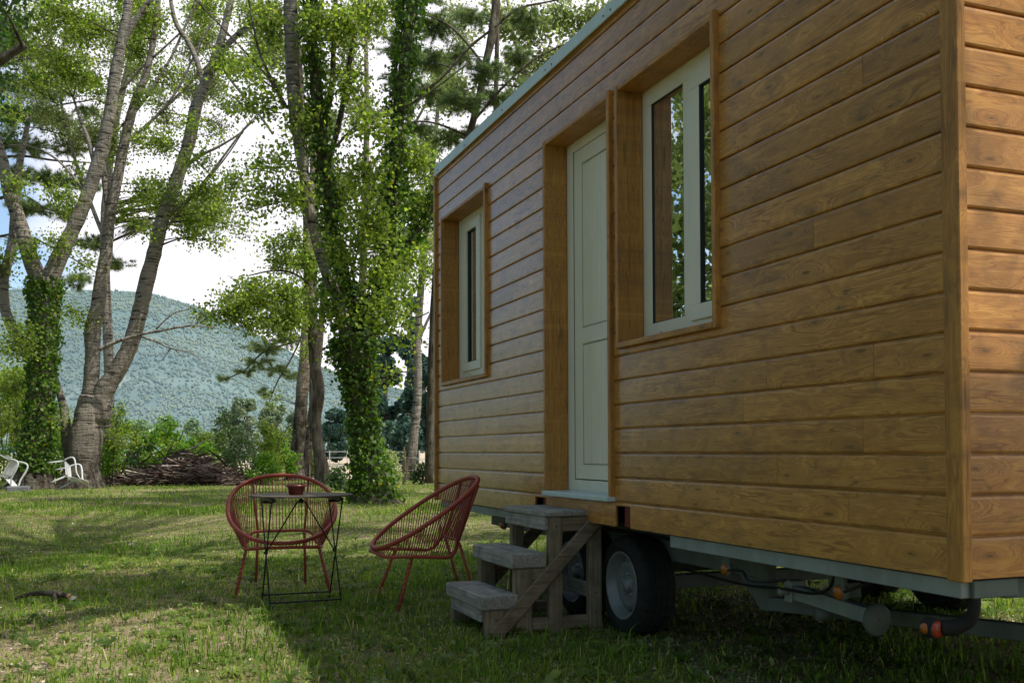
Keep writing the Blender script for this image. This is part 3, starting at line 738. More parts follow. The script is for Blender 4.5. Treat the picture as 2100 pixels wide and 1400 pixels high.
# wheels
TR = .2625
def wheel(x, y, side):
    s_ = side
    mb = MB(); n = 84; prof = [(.170, .012), (.178, .004), (.205, -.004), (.232, -.001), (.248, .010), (.2570, .020), (.2615, .032), (TR, .048), (TR, .062), (.2575, .063), (.2575, .070), (TR, .071), (TR, .094), (.2575, .095), (.2575, .102), (TR, .103), (TR, .126), (.2575, .127), (.2575, .134), (TR, .135), (TR, .150), (.2615, .163), (.257, .175), (.248, .185), (.205, .199), (.178, .192), (.170, .183)]
    vs = []; fs = []; m = len(prof)
    for i, (r, h) in enumerate(prof):
        for k in range(n):
            a = 2*pi*k/n; rr = r-(.0045 if (k % 3 == 0 and (4 <= i <= 8 or 18 <= i <= 22 or (11 <= i <= 16 and k % 2 == 0))) else 0)
            vs.append((x+s_*h, y+rr*cos(a), TR-.008+rr*sin(a)))
    for i in range(m-1):
        for k in range(n):
            q = (i*n+k, i*n+(k+1) % n, (i+1)*n+(k+1) % n, (i+1)*n+k); fs.append(q)
    mb.add(vs, fs)
    tb = MB(); tb.lathe([(.172, .010*s_), (.1765, .004*s_), (.1765, .0*s_), (.170, .001*s_), (.163, .012*s_), (.160, .030*s_), (.150, .036*s_), (.146, .060*s_), (.135, .066*s_), (.128, .050*s_), (.112, .036*s_), (.100, .034*s_), (.082, .044*s_), (.055, .050*s_), (.036, .050*s_), (.034, .030*s_), (.026, .022*s_), (0, .020*s_)], (x, y, TR-.008), 'X', 48)
    for k in range(5):
        a = 2*pi*k/5+.3; tb.lathe([(0, .034*s_), (.007, .034*s_), (.009, .052*s_)], (x, y+.056*cos(a), TR-.008+.056*sin(a)), 'X', 8)
    w_ = MB(); w_.lathe([(0, .09*s_), (.05, .09*s_), (.05, .20*s_), (0, .20*s_)], (x, y, TR-.008), 'X', 16); wo = w_.build('wheel', M['galvd'], house)
    mb.build('tyre', M['tyre'], wo); tb.build('rim', M['rim'], wo)
    for k in range(12 if s_ == 1 else 0):
        hb = MB(); a = 2*pi*k/12; hb.lathe([(0, .0555*s_), (.0085, .0555*s_), (.0085, .062*s_)], (x, y+.131*cos(a), TR-.008+.131*sin(a)), 'X', 8)
        hb.build('vent_hole', M['dark'], wo)
for y in (2.42, 3.06):
    wheel(.115, y, 1); wheel(2.385, y, -1)
    mb = MB(); mb.beam((.28, y, .262), (2.22, y, .262), .07, .07); mb.build('axle', M['galvd'], house)
for (a, b) in ((2.08, 2.76), (2.76, 3.42)):
    mb = MB(); mb.box(.27, .30, a, b, .50, .515); mb.build('leaf_spring', M['dark'], house)

# ------------------------------------------------------------------ wooden steps
SY0 = 2.578; SY1 = 3.175
steps = thing('wooden_steps', (-.2, 2.9, 0), 'weathered grey wooden three tread steps standing below the pale green door', 'steps')
def sb(name, mat, *a, bev=.005):
    mb = MB(); mb.box(*a, bev); return mb.build(name, mat, steps)
for (x0, x1, z1, th_) in ((-.603, -.40, .216, .074), (-.442, -.245, .426, .078), (-.256, .085, .640, .030)):
    sb('tread', M['stairY'], x0, x1, SY0-.012, SY1+.012, z1-th_, z1, bev=.007)
sb('riser_board', M['stairY'], -.592, -.565, SY0+.045, SY1-.045, .075, .141)
sb('riser_board', M['stairY'], -.250, -.222, SY0+.003, SY1-.003, .540, .609)
for k, yy in enumerate((SY0, SY1-.045)):
    y0_, y1_ = yy, yy+.045; e = .0012
    sb('leg', M['stairZ'], -.575, -.475, y0_+e, y1_+e, -.03, .141)
    sb('leg', M['stairZ'], -.415, -.320, y0_-e, y1_-e, -.03, .347)
    sb('leg', M['stairZ'], -.250+.029, -.145, y0_, y1_, -.03, .609)
    sb('leg', M['stairZ'], .010, .085, y0_, y1_, -.03, .609)
    sb('side_rail', M['stairX'], -.474, -.416, y0_+.004, y1_-.004, .03, .140)
    sb('side_rail', M['stairX'], -.319, -.222, y0_+.004, y1_-.004, .02, .085)
    sb('side_rail', M['stairX'], -.144, .009, y0_+.004, y1_-.004, .02, .085)
    sb('side_rail', M['stairX'], -.319, -.222, y0_+.004, y1_-.004, .28, .346)
    sb('side_rail', M['stairX'], -.144, .009, y0_+.004, y1_-.004, .53, .608)
    mb = MB(); yb = y0_-.014 if k == 0 else y1_+.014
    mb.beam((-.535, yb, .005), (.045, yb, .585), .024, .072, up=(-1, 0, 1), bev=.004); mb.build('brace', M['stairX'], steps)
sb('stretcher', M['stairY'], .02, .05, SY0+.046, SY1-.046, .17, .25)
sb('stretcher', M['stairY'], -.20, -.17, SY0+.046, SY1-.046, .20, .27)
for (x, z) in ((-.18, .56), (-.165, .36), (-.375, .31), (-.36, .10), (.05, .20), (-.52, .09), (.0, .56), (-.04, .53), (.04, .10)):
    mb = MB(); mb.lathe([(0, -.003), (.004, -.0025), (.004, 0)], (x, SY0-.0015, z), 'Y', 8); mb.build('screw', M['dark'], steps)

# ------------------------------------------------------------------ lounge chairs
def make_chair(name, label, loc, rz):
    root = thing(name, (0, 0, 0), label, 'lounge chair', 'round string lounge chairs'); root.location = loc; root.rotation_euler = (0, 0, rz); OFF[root.name] = Vector((0, 0, 0))
    c = Vector((0, .033, .572)); A = Vector((0, -.328, .216)); B = Vector((.362, 0, 0))
    nrm = A.cross(B).normalized()
    def hoop(ph):
        s_, c_ = sin(ph), cos(ph); e = .92
        return c+B*(abs(c_)**e)*(1 if c_ > 0 else -1)+A*(abs(s_)**e)*(1 if s_ > 0 else -1)
    N = 96; hp = [hoop(2*pi*i/N) for i in range(N)]
    # wrapped hoop: little ridges of cord
    NN = 480; mb = MB(); mb.tube([hoop(2*pi*i/NN) for i in range(NN)], [.0135+(.0016 if i % 3 == 0 else 0) for i in range(NN)], 10, closed=True)
    mb.build('hoop', M['chair'], root)
    key = [(.175, .350, .325), (.235, .315, .320), (.262, .20, .322), (.262, .05, .312), (.255, -.045, .308), (.235, -.090, .330), (.215, -.118, .372), (.165, -.135, .398), (.0, -.140, .400),
           (-.165, -.135, .398), (-.215, -.118, .372), (-.235, -.090, .330), (-.255, -.045, .308), (-.262, .05, .312), (-.262, .20, .322), (-.235, .315, .320), (-.175, .350, .325), (0, .355, .327)]
    K = [Vector(k) for k in key]; ring = []
    for i in range(len(K)):
        p0, p1, p2, p3 = K[i-1], K[i], K[(i+1) % len(K)], K[(i+2) % len(K)]
        for q in range(8):
            t_ = q/8; ring.append(.5*((2*p1)+(p2-p0)*t_+(2*p0-5*p1+4*p2-p3)*t_*t_+(3*p1-p0-3*p2+p3)*t_**3))
    mb = MB(); mb.tube(ring, [.0098+(.0012 if i % 2 else 0) for i in range(len(ring))], 8, closed=True); mb.build('seat_ring', M['chair'], root)
    # arc length fractions, starting from the front middle
    def frac(poly, start):
        n = len(poly); i0 = min(range(n), key=lambda i: (poly[i]-start).length)
        P = [poly[(i0+i) % n] for i in range(n)]+[poly[i0]]; L = [0]
        for a, b in zip(P[:-1], P[1:]): L.append(L[-1]+(b-a).length)
        def f(t_):
            t_ = (t_ % 1)*L[-1]
            for i in range(len(L)-1):
                if L[i+1] >= t_: 
                    return P[i].lerp(P[i+1], (t_-L[i])/max(1e-9, L[i+1]-L[i]))
            return P[-1]
        return f
    fh = frac(hp, hoop(-pi/2)); fr_ = frac(ring, Vector((0, .355, .327)))
    # both run the same way round
    if (fh(.1).x > 0) != (fr_(.1).x > 0): fr0 = fr_; fr_ = lambda t_: fr0(1-t_)
    mb = MB(); NC = 104
    for i in range(NC):
        t_ = (i+.5)/NC
        # the back of the hoop shares the narrower back bar
        w_ = t_+.018*sin(4*pi*t_)
        a = fh(t_+random.uniform(-.0012, .0012)); b = fr_(w_+random.uniform(-.001, .001))
        mid = a.lerp(b, .5); mid.z -= .004
        mb.tube([a, mid, b], .0031, 5, cap=False)
    mb.build('woven_cords', M['cord'], root)
    for s_ in (-1, 1):
        mb = MB(); mb.tube([(s_*.235, .17, .325), (s_*.312, .285, -.02)], .0095, 10)
        P0 = Vector((s_*.238, .175, .318)); P1 = Vector((s_*.312, .285, .0)); d = (P1-P0).normalized(); nx = d.orthogonal().normalized(); ny = d.cross(nx)
        hel = [P0.lerp(P1, i/160)+.0105*(cos(i*.42)*nx+sin(i*.42)*ny) for i in range(161)]
        mb.tube(hel, .0028, 4); mb.build('leg', M['chair'], root)
        mb = MB(); mb.tube([(s_*.160, -.145, .385), (s_*.175, -.265, -.02)], .0095, 10); mb.build('leg', M['chair'], root)
        mb = MB(); mb.tube([(s_*.160, -.140, .395), (s_*.178, -.198, .56), (s_*.195, -.262, .745)], .0085, 8); mb.build('back_strut', M['chair'], root)
    return root
make_chair('lounge_chair', 'brick red string lounge chair facing us behind the bistro table', (-1.300, 4.78, 0), pi-.10)
make_chair('lounge_chair', 'brick red string lounge chair seen side on beside the wooden steps', (-.50, 3.86, 0), pi/2-.03)

# ------------------------------------------------------------------ bistro table
tb = thing('bistro_table', (0, 0, 0), 'small round folding bistro table with thin black metal legs', 'table'); tb.location = (-1.283, 4.04, 0); tb.rotation_euler = (0, 0, .03); OFF[tb.name] = Vector((0, 0, 0))
mb = MB(); R_ = .318; n = 9
for k in range(n):
    y0 = -R_+2*R_*k/n; y1 = y0+2*R_/n-.006; ym = max(abs(y0), abs(y1)) if y0*y1 > 0 else max(abs(y0), abs(y1))
    xs0 = sqrt(max(0, R_*R_-min(R_, abs(y0))**2)); xs1 = sqrt(max(0, R_*R_-min(R_, abs(y1))**2))
    pts = []
    for q in range(7):
        yy = y0+(y1-y0)*q/6; pts.append((sqrt(max(0, R_*R_-yy*yy)), yy))
    lo = [(-x, y) for x, y in pts][::-1]; poly = pts+lo; m = len(poly)
    vs = [(x, y, .681) for x, y in poly]+[(x, y, .690) for x, y in poly]
    fs = [tuple(range(m))[::-1], tuple(range(m, 2*m))]+[(i, (i+1) % m, m+(i+1) % m, m+i) for i in range(m)]
    mb.add(vs, fs)
mb.build('tabletop', M['ttop'], tb)
for x in (-.205, .205):
    mb = MB(); mb.box(x-.012, x+.012, -.22, .22, .655, .676, .003); mb.box(x-.035, x+.035, -.02, .02, .640, .656, .003); mb.build('top_bracket', M['black'], tb)
for x in (-.215, .215):
    for s_ in (-1, 1):
        xx = x+(.004*s_); mb = MB(); mb.tube([(xx, s_*.215, -.02), (xx, -s_*.175, .656)], .0048, 7); mb.build('leg', M['black'], tb)
for s_ in (-1, 1):
    mb = MB(); mb.tube([(-.215, s_*.180, .052), (.215, s_*.180, .052)], .0055, 7); mb.build('foot_bar', M['black'], tb)
    mb = MB(); mb.tube([(s_*.213, .02, .335), (s_*.02, 0, .652)], .0045, 7); mb.build('strut', M['black'], tb)
mb = MB(); mb.lathe([(0, -.02), (.012, -.02), (.016, 0), (.016, .02), (0, .02)], (0, 0, .650), 'Y', 12); mb.build('pivot', M['black'], tb)
for x in (-.215, .215):
    mb = MB(); mb.lathe([(0, -.012), (.009, -.012), (.009, .012), (0, .012)], (x, .02, .335), 'X', 10); mb.build('pivot', M['black'], tb)
# clay bowl on the table
bl = thing('clay_bowl', (-1.318, 4.02, .690), 'dark red clay bowl standing on the bistro table', 'bowl')
mb = MB(); mb.lathe([(0, .0), (.040, .0), (.043, .004), (.052, .046), (.060, .048), (.062, .052), (.061, .062), (.056, .063), (.052, .055), (.045, .02), (0, .015)], (-1.318, 4.02, .6905), 'Z', 36)
mb.build('pot', M['bowl'], bl)
mb = MB(); mb.lathe([(0, .046), (.049, .044)], (-1.318, 4.02, .6905), 'Z', 20); mb.build('soil', M['soil'], bl)

# ------------------------------------------------------------------ white plastic garden chairs lying by the tree
def plastic_chair(loc, rot, label):
    root = thing('plastic_chair', (0, 0, 0), label, 'garden chair', 'white plastic garden chairs tipped over'); OFF[root.name] = Vector((0, 0, 0))
    root.rotation_euler = rot; root.location = loc
    mb = MB()                                           # seat: dished sheet
    def sheet(mb, f, nu, nv, th_):
        g0 = [[Vector(f(u/nu, v/nv)) for v in range(nv+1)] for u in range(nu+1)]; vs = []; fs = []
        for u in range(nu+1):
            for v in range(nv+1): vs.append(g0[u][v])
        m = len(vs)
        for u in range(nu+1):
            for v in range(nv+1): vs.append(g0[u][v]+Vector(th_))
        I = lambda u, v: u*(nv+1)+v
        for u in range(nu):
            for v in range(nv):
                q = (I(u, v), I(u+1, v), I(u+1, v+1), I(u, v+1)); fs.append(q); fs.append(tuple(m+i for i in q[::-1]))
        for u in range(nu): fs.append((I(u, 0), I(u+1, 0), m+I(u+1, 0), m+I(u, 0))); fs.append((I(u, nv), I(u+1, nv), m+I(u+1, nv), m+I(u, nv)))
        for v in range(nv): fs.append((I(0, v), I(0, v+1), m+I(0, v+1), m+I(0, v))); fs.append((I(nu, v), I(nu, v+1), m+I(nu, v+1), m+I(nu, v)))
        mb.add(vs, fs, True)
    sheet(mb, lambda u, v: ((u-.5)*.46, .23-v*.44, .41-.03*v-.02*sin(pi*u)*sin(pi*v)+.0), 8, 8, (0, 0, -.012))
    mb.build('seat', M['plastic'], root)
    mb = MB()
    for k in range(7):
        u0 = k/7+.012; u1 = (k+1)/7-.012
        sheet(mb, lambda u, v: ((u0+(u1-u0)*u-.5)*.44, -.22-.13*v-.05*sin(pi*(u0+(u1-u0)*u)), .42+.27*v), 2, 6, (0, -.010, 0))
    sheet(mb, lambda u, v: ((u-.5)*.48*(1-.25*v), -.35-.02*v-.05*sin(pi*u), .69+.15*v*sin(pi*(.12+.76*u))), 10, 4, (0, -.012, 0))
    mb.build('backrest', M['plastic'], root)
    for s_ in (-1, 1):
        for (y0, y1) in ((.21, .25), (-.20, -.30)):
            mb = MB(); sheet(mb, lambda u, v: (s_*(.225+.05*v), y0+(y1-y0)*v+(u-.5)*.055*(1-.3*v), .41*(1-v)), 3, 4, (s_*.014, 0, 0)); mb.build('leg', M['plastic'], root)
        P, R__ = catmull([(s_*.235, .23, .40), (s_*.262, .25, .56), (s_*.275, .19, .645), (s_*.27, .02, .655), (s_*.25, -.18, .64), (s_*.22, -.33, .68)], [.02, .02, .022, .024, .022, .018], 5)
        mb = MB(); mb.tube(P, R__, 8); mb.build('armrest', M['plastic'], root)
    W = Matrix.Translation(loc) @ root.rotation_euler.to_matrix().to_4x4()      # let it rest on the ground
    root.location.z -= min((W @ v.co).z for c in root.children for v in c.data.vertices)+.015
    return root
p = at(22, 1003, 25.0); plastic_chair((p.x-.35, p.y+.1, .62), (radians(112), radians(8), radians(72)), 'white plastic garden chair tipped forward over the grey stone at the left edge')
p = at(104, 1000, 25.2); plastic_chair((p.x+.02, p.y+.25, .50), (radians(75), radians(20), radians(75)), 'white plastic garden chair lying on its back between the two left trunks')
p = ground_at(38, 24.6)
so_ = MB(); so_.box(p.x-.26, p.x+.26, p.y-.15, p.y+.15, -.03, .13, .025); o = so_.build('stone_slab', M['stone']); tag(o, 'grey stone slab lying under the tipped plastic chair', 'stone')

# ------------------------------------------------------------------ fallen branch on the lawn
p0 = at(25, 1262, 5.95); p0.z = .03; fb = thing('fallen_branch', (p0.x, p0.y, 0), 'short broken branch with a cut end lying in the grass at left', 'branch')
a = at(30, 1240, 6.35); a.z = .03; b = at(85, 1235, 6.4); b.z = .055; c = at(112, 1236, 6.35); c.z = .06; d = at(141, 1238, 6.3); d.z = .05
P, R__ = catmull([a, a.lerp(b, .5)+Vector((0, 0, .008)), b, c, d], [.010, .013, .016, .020, .019], 6)
mb = MB(); mb.tube(P, [r*random.uniform(.9, 1.12) for r in R__], 9, cap=False); e = at(112, 1256, 6.1); e.z = .0
mb.tube([c, e], [.012, .009], 6); mb.build('bark', M['rough'], fb)
mb = MB(); dd = (d-c).normalized(); mb.tube([d-dd*.002, d+dd*.003], [.0185, .018], 9); mb.build('cut_face', paint('cut_wood', (.45, .25, .12), .8), fb)
M['dryleaf'] = paint('pale_dry_leaf', (.75, .70, .66), .8)
for px, py in ((123, 1222), (148, 1232), (268, 1115)):
    q = at(px, py, 6.35 if px < 200 else 10); q.z = max(q.z, .03); mb = MB()
    mb.add([q+Vector((-.022, 0, 0)), q+Vector((0, -.01, -.014)), q+Vector((.03, .005, .004)), q+Vector((.004, .012, .018))], [(0, 1, 2, 3)]); o = mb.build('dry_leaf', M['dryleaf'])
    tag(o, {123: 'pale dry leaf leaning on the broken branch end', 148: 'pale dry leaf just right of the cut branch end', 268: 'pale dry leaf in the mown grass behind the branch'}[px], 'leaf', 'pale dry leaves on the lawn')

# ------------------------------------------------------------------ trees
def px_blob(T, px, py, rpx, rpy, D, twigs, leaves=26, size=.085, dz=1.0, dd=0, **k):
    s_ = D/FPX; c = at(px, py, D+dd)
    T.blob(c, (rpx*s_, max(rpx, rpy)*s_*dz, rpy*s_), twigs, leaves, size, **k)
def scatter_blobs(T, pts, D, dens=1.0, leaves=28, size=.075, **k):
    for (px, py, rx, ry) in pts:
        px_blob(T, px, py, rx, ry, D, max(4, int(rx*ry/50*dens*(D/27)**1.2)), leaves, size, dd=random.uniform(-1.2, 1.2), **k)

# --- ivy clad poplar on the left
D = 26.2
T = Tree('poplar_tree', 'twin stemmed pale poplar at the left edge, its lower trunk wrapped in ivy', 'tree', tuple(ground_at(62, D)), 'tall pale barked poplars')
tr = T.limb([(62, 1012, 98), (70, 950, 74), (78, 880, 66), (86, 780, 66), (88, 690, 66), (90, 620, 70), (92, 570, 72)], D, 16, flare=True); trr = [r for _, r in T.nodes]
brA = T.limb([(90, 590, 60), (66, 540, 52), (45, 470, 46), (22, 400, 44), (4, 330, 40), (-22, 240, 34), (-40, 120, 28), (-50, -60, 20)], D, 12)
brB = T.limb([(95, 590, 62), (118, 535, 52), (140, 490, 48), (172, 420, 44), (196, 350, 42), (215, 285, 40), (228, 215, 38), (237, 150, 37), (250, 80, 32), (262, 20, 28), (275, -90, 20)], D, 12)
T.limb([(240, 120, 24), (262, 68, 22), (290, 25, 20), (318, -15, 16), (350, -80, 10)], D, 10)
T.limb([(78, 760, 34), (40, 700, 34), (12, 640, 34), (8, 570, 32), (26, 500, 32), (32, 420, 28), (40, 340, 22), (60, 240, 14)], D, 10, dd=.12)
T.limb([(195, 345, 16), (182, 290, 14), (165, 245, 10), (150, 200, 7)], D, 8)
T.limb([(180, 400, 10), (120, 330, 8), (60, 300, 6), (10, 300, 5)], D, 6)
scatter_blobs(T, [(25, 60, 60, 60), (110, 25, 70, 45), (180, 60, 60, 50), (300, 40, 60, 45), (120, 130, 50, 30), (60, 160, 45, 30), (300, 120, 40, 26), (205, 200, 24, 20), (165, 150, 40, 40), (290, 200, 26, 18), (120, 400, 36, 24), (30, 380, 28, 20), (60, 520, 26, 20), (140, 420, 30, 26), (110, 500, 30, 22), (30, 700, 36, 50), (20, 800, 36, 40), (150, 640, 22, 18), (-30, 550, 60, 60), (160, 360, 24, 20), (10, 230, 40, 26)], D, 1.15)
T.finish(M['poplar'], M['leaf_poplar'])
ivy_on('ivy', 'yellow green ivy cloaking the trunk of the leftmost poplar', [(tr[4:], trr[4:], 1.0, .07)], 600, .085)

# --- forked poplar
D = 26.8
T = Tree('poplar_tree', 'leaning forked pale poplar with two long bare stems, second from the left', 'tree', tuple(ground_at(172, D)), 'tall pale barked poplars')
T.limb([(166, 1008, 92), (170, 960, 80), (174, 910, 80), (184, 850, 74), (188, 810, 64)], D, 16, flare=True)
T.limb([(180, 850, 58), (186, 790, 50), (190, 730, 46), (190, 680, 50), (200, 630, 46), (208, 570, 40), (218, 520, 38), (224, 450, 36), (238, 380, 34), (256, 290, 30), (275, 215, 28), (300, 150, 22), (318, 60, 18), (330, -60, 14)], D, 12)
T.limb([(196, 860, 66), (212, 805, 62), (240, 760, 56), (266, 710, 52), (284, 650, 50), (300, 580, 49), (316, 520, 47), (330, 460, 44), (348, 410, 42), (372, 340, 42), (388, 290, 41), (402, 220, 38), (424, 165, 34), (446, 110, 30), (462, 50, 24), (478, -20, 20), (490, -90, 14)], D, 14)
T.limb([(424, 160, 22), (460, 100, 20), (500, 62, 18), (548, 38, 15), (590, 10, 12), (640, -40, 8)], D, 10)
T.limb([(420, 190, 20), (405, 130, 17), (385, 85, 16), (362, 50, 15), (350, 0, 12), (345, -60, 8)], D, 10)
T.limb([(150, 960, 40), (136, 900, 34), (134, 860, 30), (124, 810, 24), (112, 770, 20), (106, 720, 14)], D, 10)
T.limb([(224, 440, 22), (216, 380, 20), (212, 320, 17), (222, 250, 14), (226, 180, 9)], D, 8)
for pth in ([(348, 440, 12), (395, 400, 9), (440, 345, 8), (500, 265, 6), (524, 240, 3)], [(370, 350, 12), (410, 320, 11), (450, 300, 8), (490, 275, 6), (525, 243, 3)], [(340, 470, 11), (375, 425, 9), (420, 375, 7), (465, 320, 5), (500, 268, 3)],
            [(250, 260, 11), (300, 200, 10), (350, 120, 8), (385, 40, 6), (405, -10, 4)], [(245, 190, 10), (290, 140, 8), (340, 95, 7), (380, 55, 5), (410, 0, 4)], [(300, 260, 10), (360, 190, 8), (410, 90, 6), (440, 40, 5)], [(430, 90, 10), (470, 160, 9), (520, 220, 9), (560, 275, 9), (582, 215, 0.1)]):
    T.limb(pth[:4] if pth[-1][2] == .1 else pth, D, 6)
scatter_blobs(T, [(250, 10, 60, 40), (420, 30, 60, 40), (520, 30, 60, 40), (340, 160, 44, 34), (460, 130, 40, 30), (530, 130, 36, 26), (470, 220, 36, 20), (310, 290, 40, 30), (340, 300, 30, 20), (300, 400, 40, 34), (350, 420, 50, 40), (430, 400, 60, 40), (490, 370, 34, 26), (400, 330, 40, 24), (400, 460, 44, 30), (440, 440, 30, 26), (260, 440, 30, 24), (330, 380, 30, 22), (398, 490, 22, 24), (455, 500, 26, 16), (505, 470, 22, 24), (165, 540, 26, 22), (170, 660, 22, 16), (280, 100, 30, 30), (300, 480, 20, 16), (385, 250, 30, 16), (440, 285, 26, 14), (250, 330, 22, 18)], D, 1.1)
scatter_blobs(T, [(240, 905, 40, 30), (120, 860, 14, 20)], D, .8)
T.finish(M['poplar'], M['leaf_poplar'])
# dead bough caught between the forks
db = Tree('dead_bough', 'bare broken bough with curling twigs hanging between the forked poplar stems', 'branch', tuple(at(205, 715, D-.6)))
bb = [([(203, 717, 15), (240, 700, 12), (288, 686, 9), (330, 678, 8), (390, 668, 6), (448, 673, 3)], 0), ([(290, 690, 8), (320, 700, 7), (350, 714, 6), (390, 722, 4), (412, 740, 2)], 0), ([(320, 675, 6), (340, 655, 5), (362, 640, 4), (400, 632, 2)], 0), ([(390, 668, 4), (400, 650, 3), (415, 640, 2)], 0), ([(350, 714, 4), (335, 735, 3), (325, 742, 2)], 0), ([(375, 670, 3), (380, 690, 3), (395, 700, 2), (410, 695, 1.5)], 0), ([(398, 668, 3), (410, 655, 2.5), (420, 662, 2)], 0), ([(238, 700, 4), (236, 690, 3), (232, 680, 2)], 0), ([(360, 716, 3), (372, 730, 3), (392, 726, 2)], 0), ([(345, 652, 3), (352, 640, 2), (372, 650, 1.5)], 0)]
for pth, _ in bb: limb(db.t, pth, D-.6, 6)
db.finish(M['deadwood'], M['leaf_poplar'], trunk='bough')

# --- ivy clad group in the centre
D = 18.4
T = Tree('poplar_tree', 'large central poplar with several stems, all but the pale left stem smothered in ivy', 'tree', tuple(ground_at(765, D)), 'tall pale barked poplars')
t0 = T.limb([(768, 1040, 112), (762, 985, 82), (752, 930, 68), (744, 870, 66), (738, 800, 70), (728, 730, 84), (718, 690, 86)], D, 18, flare=True); t0r = [r for _, r in T.nodes]
T.cap = MB()
l1 = T.limb([(712, 700, 50), (700, 640, 44), (682, 590, 40), (660, 530, 36), (644, 470, 34), (632, 410, 34), (622, 350, 34), (612, 290, 36), (604, 230, 38), (600, 170, 40), (598, 100, 44), (596, 30, 46), (594, -70, 40)], D, 14, mb=T.cap)
l2 = T.limb([(730, 700, 52), (716, 620, 46), (696, 530, 42), (680, 450, 40), (668, 370, 36), (656, 290, 36), (648, 200, 34), (642, 100, 32), (636, 0, 28), (632, -70, 20)], D+.3, 12)
l3 = T.limb([(745, 720, 56), (768, 640, 50), (784, 560, 44), (798, 480, 44), (806, 400, 42), (812, 320, 42), (818, 230, 40), (828, 140, 34), (840, 40, 28), (848, -60, 20)], D+.2, 12)
l4 = T.limb([(790, 580, 26), (820, 520, 24), (858, 470, 24), (886, 420, 22), (905, 370, 20)], D+.8, 10)
T.limb([(656, 300, 22), (680, 180, 20), (684, 90, 16), (690, -40, 12)], D+.5, 8)
T.limb([(668, 360, 20), (700, 230, 18), (720, 110, 17), (735, 20, 15), (750, -60, 10)], D+.7, 8)
for pth in ([(586, 220, 14), (556, 160, 10), (530, 100, 8), (510, 0, 7), (500, -60, 5)], [(600, 200, 10), (560, 300, 0)], [(604, 110, 14), (620, 60, 11), (650, 20, 9), (680, -30, 6)], [(690, 300, 10), (730, 260, 8), (800, 235, 7), (880, 190, 6), (960, 130, 4)], [(600, 340, 7), (560, 345, 5), (500, 347, 3)], [(610, 330, 6), (570, 330, 5), (548, 322, 4)], [(586, 215, 9), (550, 160, 8), (510, 115, 7), (430, 30, 6), (380, -20, 4)], [(720, 560, 10), (740, 490, 8), (752, 440, 6), (770, 380, 4)], [(760, 620, 9), (800, 640, 7), (850, 650, 5), (880, 640, 4)]):
    if len(pth) > 2: T.limb(pth, D, 7)
scatter_blobs(T, [(560, 60, 40, 40), (500, 150, 30, 30), (560, 190, 26, 30), (540, 225, 44, 26), (500, 215, 24, 18), (560, 330, 36, 20), (520, 345, 34, 16), (590, 350, 20, 14), (470, 395, 22, 16), (560, 400, 50, 26), (520, 430, 34, 24), (600, 400, 26, 20), (620, 260, 24, 60), (700, 60, 60, 50), (760, 30, 50, 40), (720, 180, 34, 50), (760, 260, 34, 40), (740, 360, 44, 50), (700, 420, 34, 60), (760, 460, 50, 50), (700, 520, 34, 40), (830, 430, 50, 40), (860, 340, 36, 44), (780, 540, 40, 30), (650, 60, 30, 50), (840, 540, 40, 30), (700, 620, 44, 40), (790, 640, 50, 40), (660, 640, 30, 40), (830, 600, 24, 24), (820, 770, 20, 16), (680, 730, 24, 26), (820, 690, 18, 30), ], D, 1.3, 24, .075)
T.finish(M['rough'], M['leaf_poplar'])
n = len(t0)
ivy_on('ivy', 'dense dark green ivy covering the big central trunk and its upright stems', [(t0[1:], t0r[1:], 1.1, .06), (l2, [14*D/FPX]*len(l2), .8, .09), (l3, [17*D/FPX]*len(l3), .85, .10), (l4, [11*D/FPX]*len(l4), .8, .12), (l1[:14], [20*D/FPX]*14, .5, .08)], 700, .075)

# --- pale green poplar behind the first two
D = 35
T = Tree('poplar_tree', 'thinner poplar standing between and behind the two left ones with pale yellow green leaves', 'tree', tuple(ground_at(222, D)), 'tall pale barked poplars')
T.limb([(222, 975, 34), (224, 800, 32), (218, 600, 30), (214, 480, 28), (220, 380, 26), (236, 260, 22), (262, 140, 18), (290, 0, 14), (300, -80, 10)], D, 10, flare=True)
T.limb([(218, 500, 14), (180, 400, 12), (140, 280, 10), (110, 120, 8), (100, 0, 5)], D, 8); T.limb([(230, 320, 12), (330, 230, 10), (430, 130, 8), (520, 40, 6)], D, 8)
pts = []
for k in range(90):
    px = random.uniform(-20, 640); py = random.uniform(-40, 300) if px < 470 else random.uniform(-40, 160)
    if 500 < px < 600 and py > 170: continue
    pts.append((px, py, random.uniform(18, 44), random.uniform(12, 28)))
for k in range(16): pts.append((random.uniform(300, 500), random.uniform(370, 470), random.uniform(18, 34), random.uniform(10, 22)))
scatter_blobs(T, pts, D, 1.0, 26, .08)
T.finish(M['poplar'], M['leaf_light'])

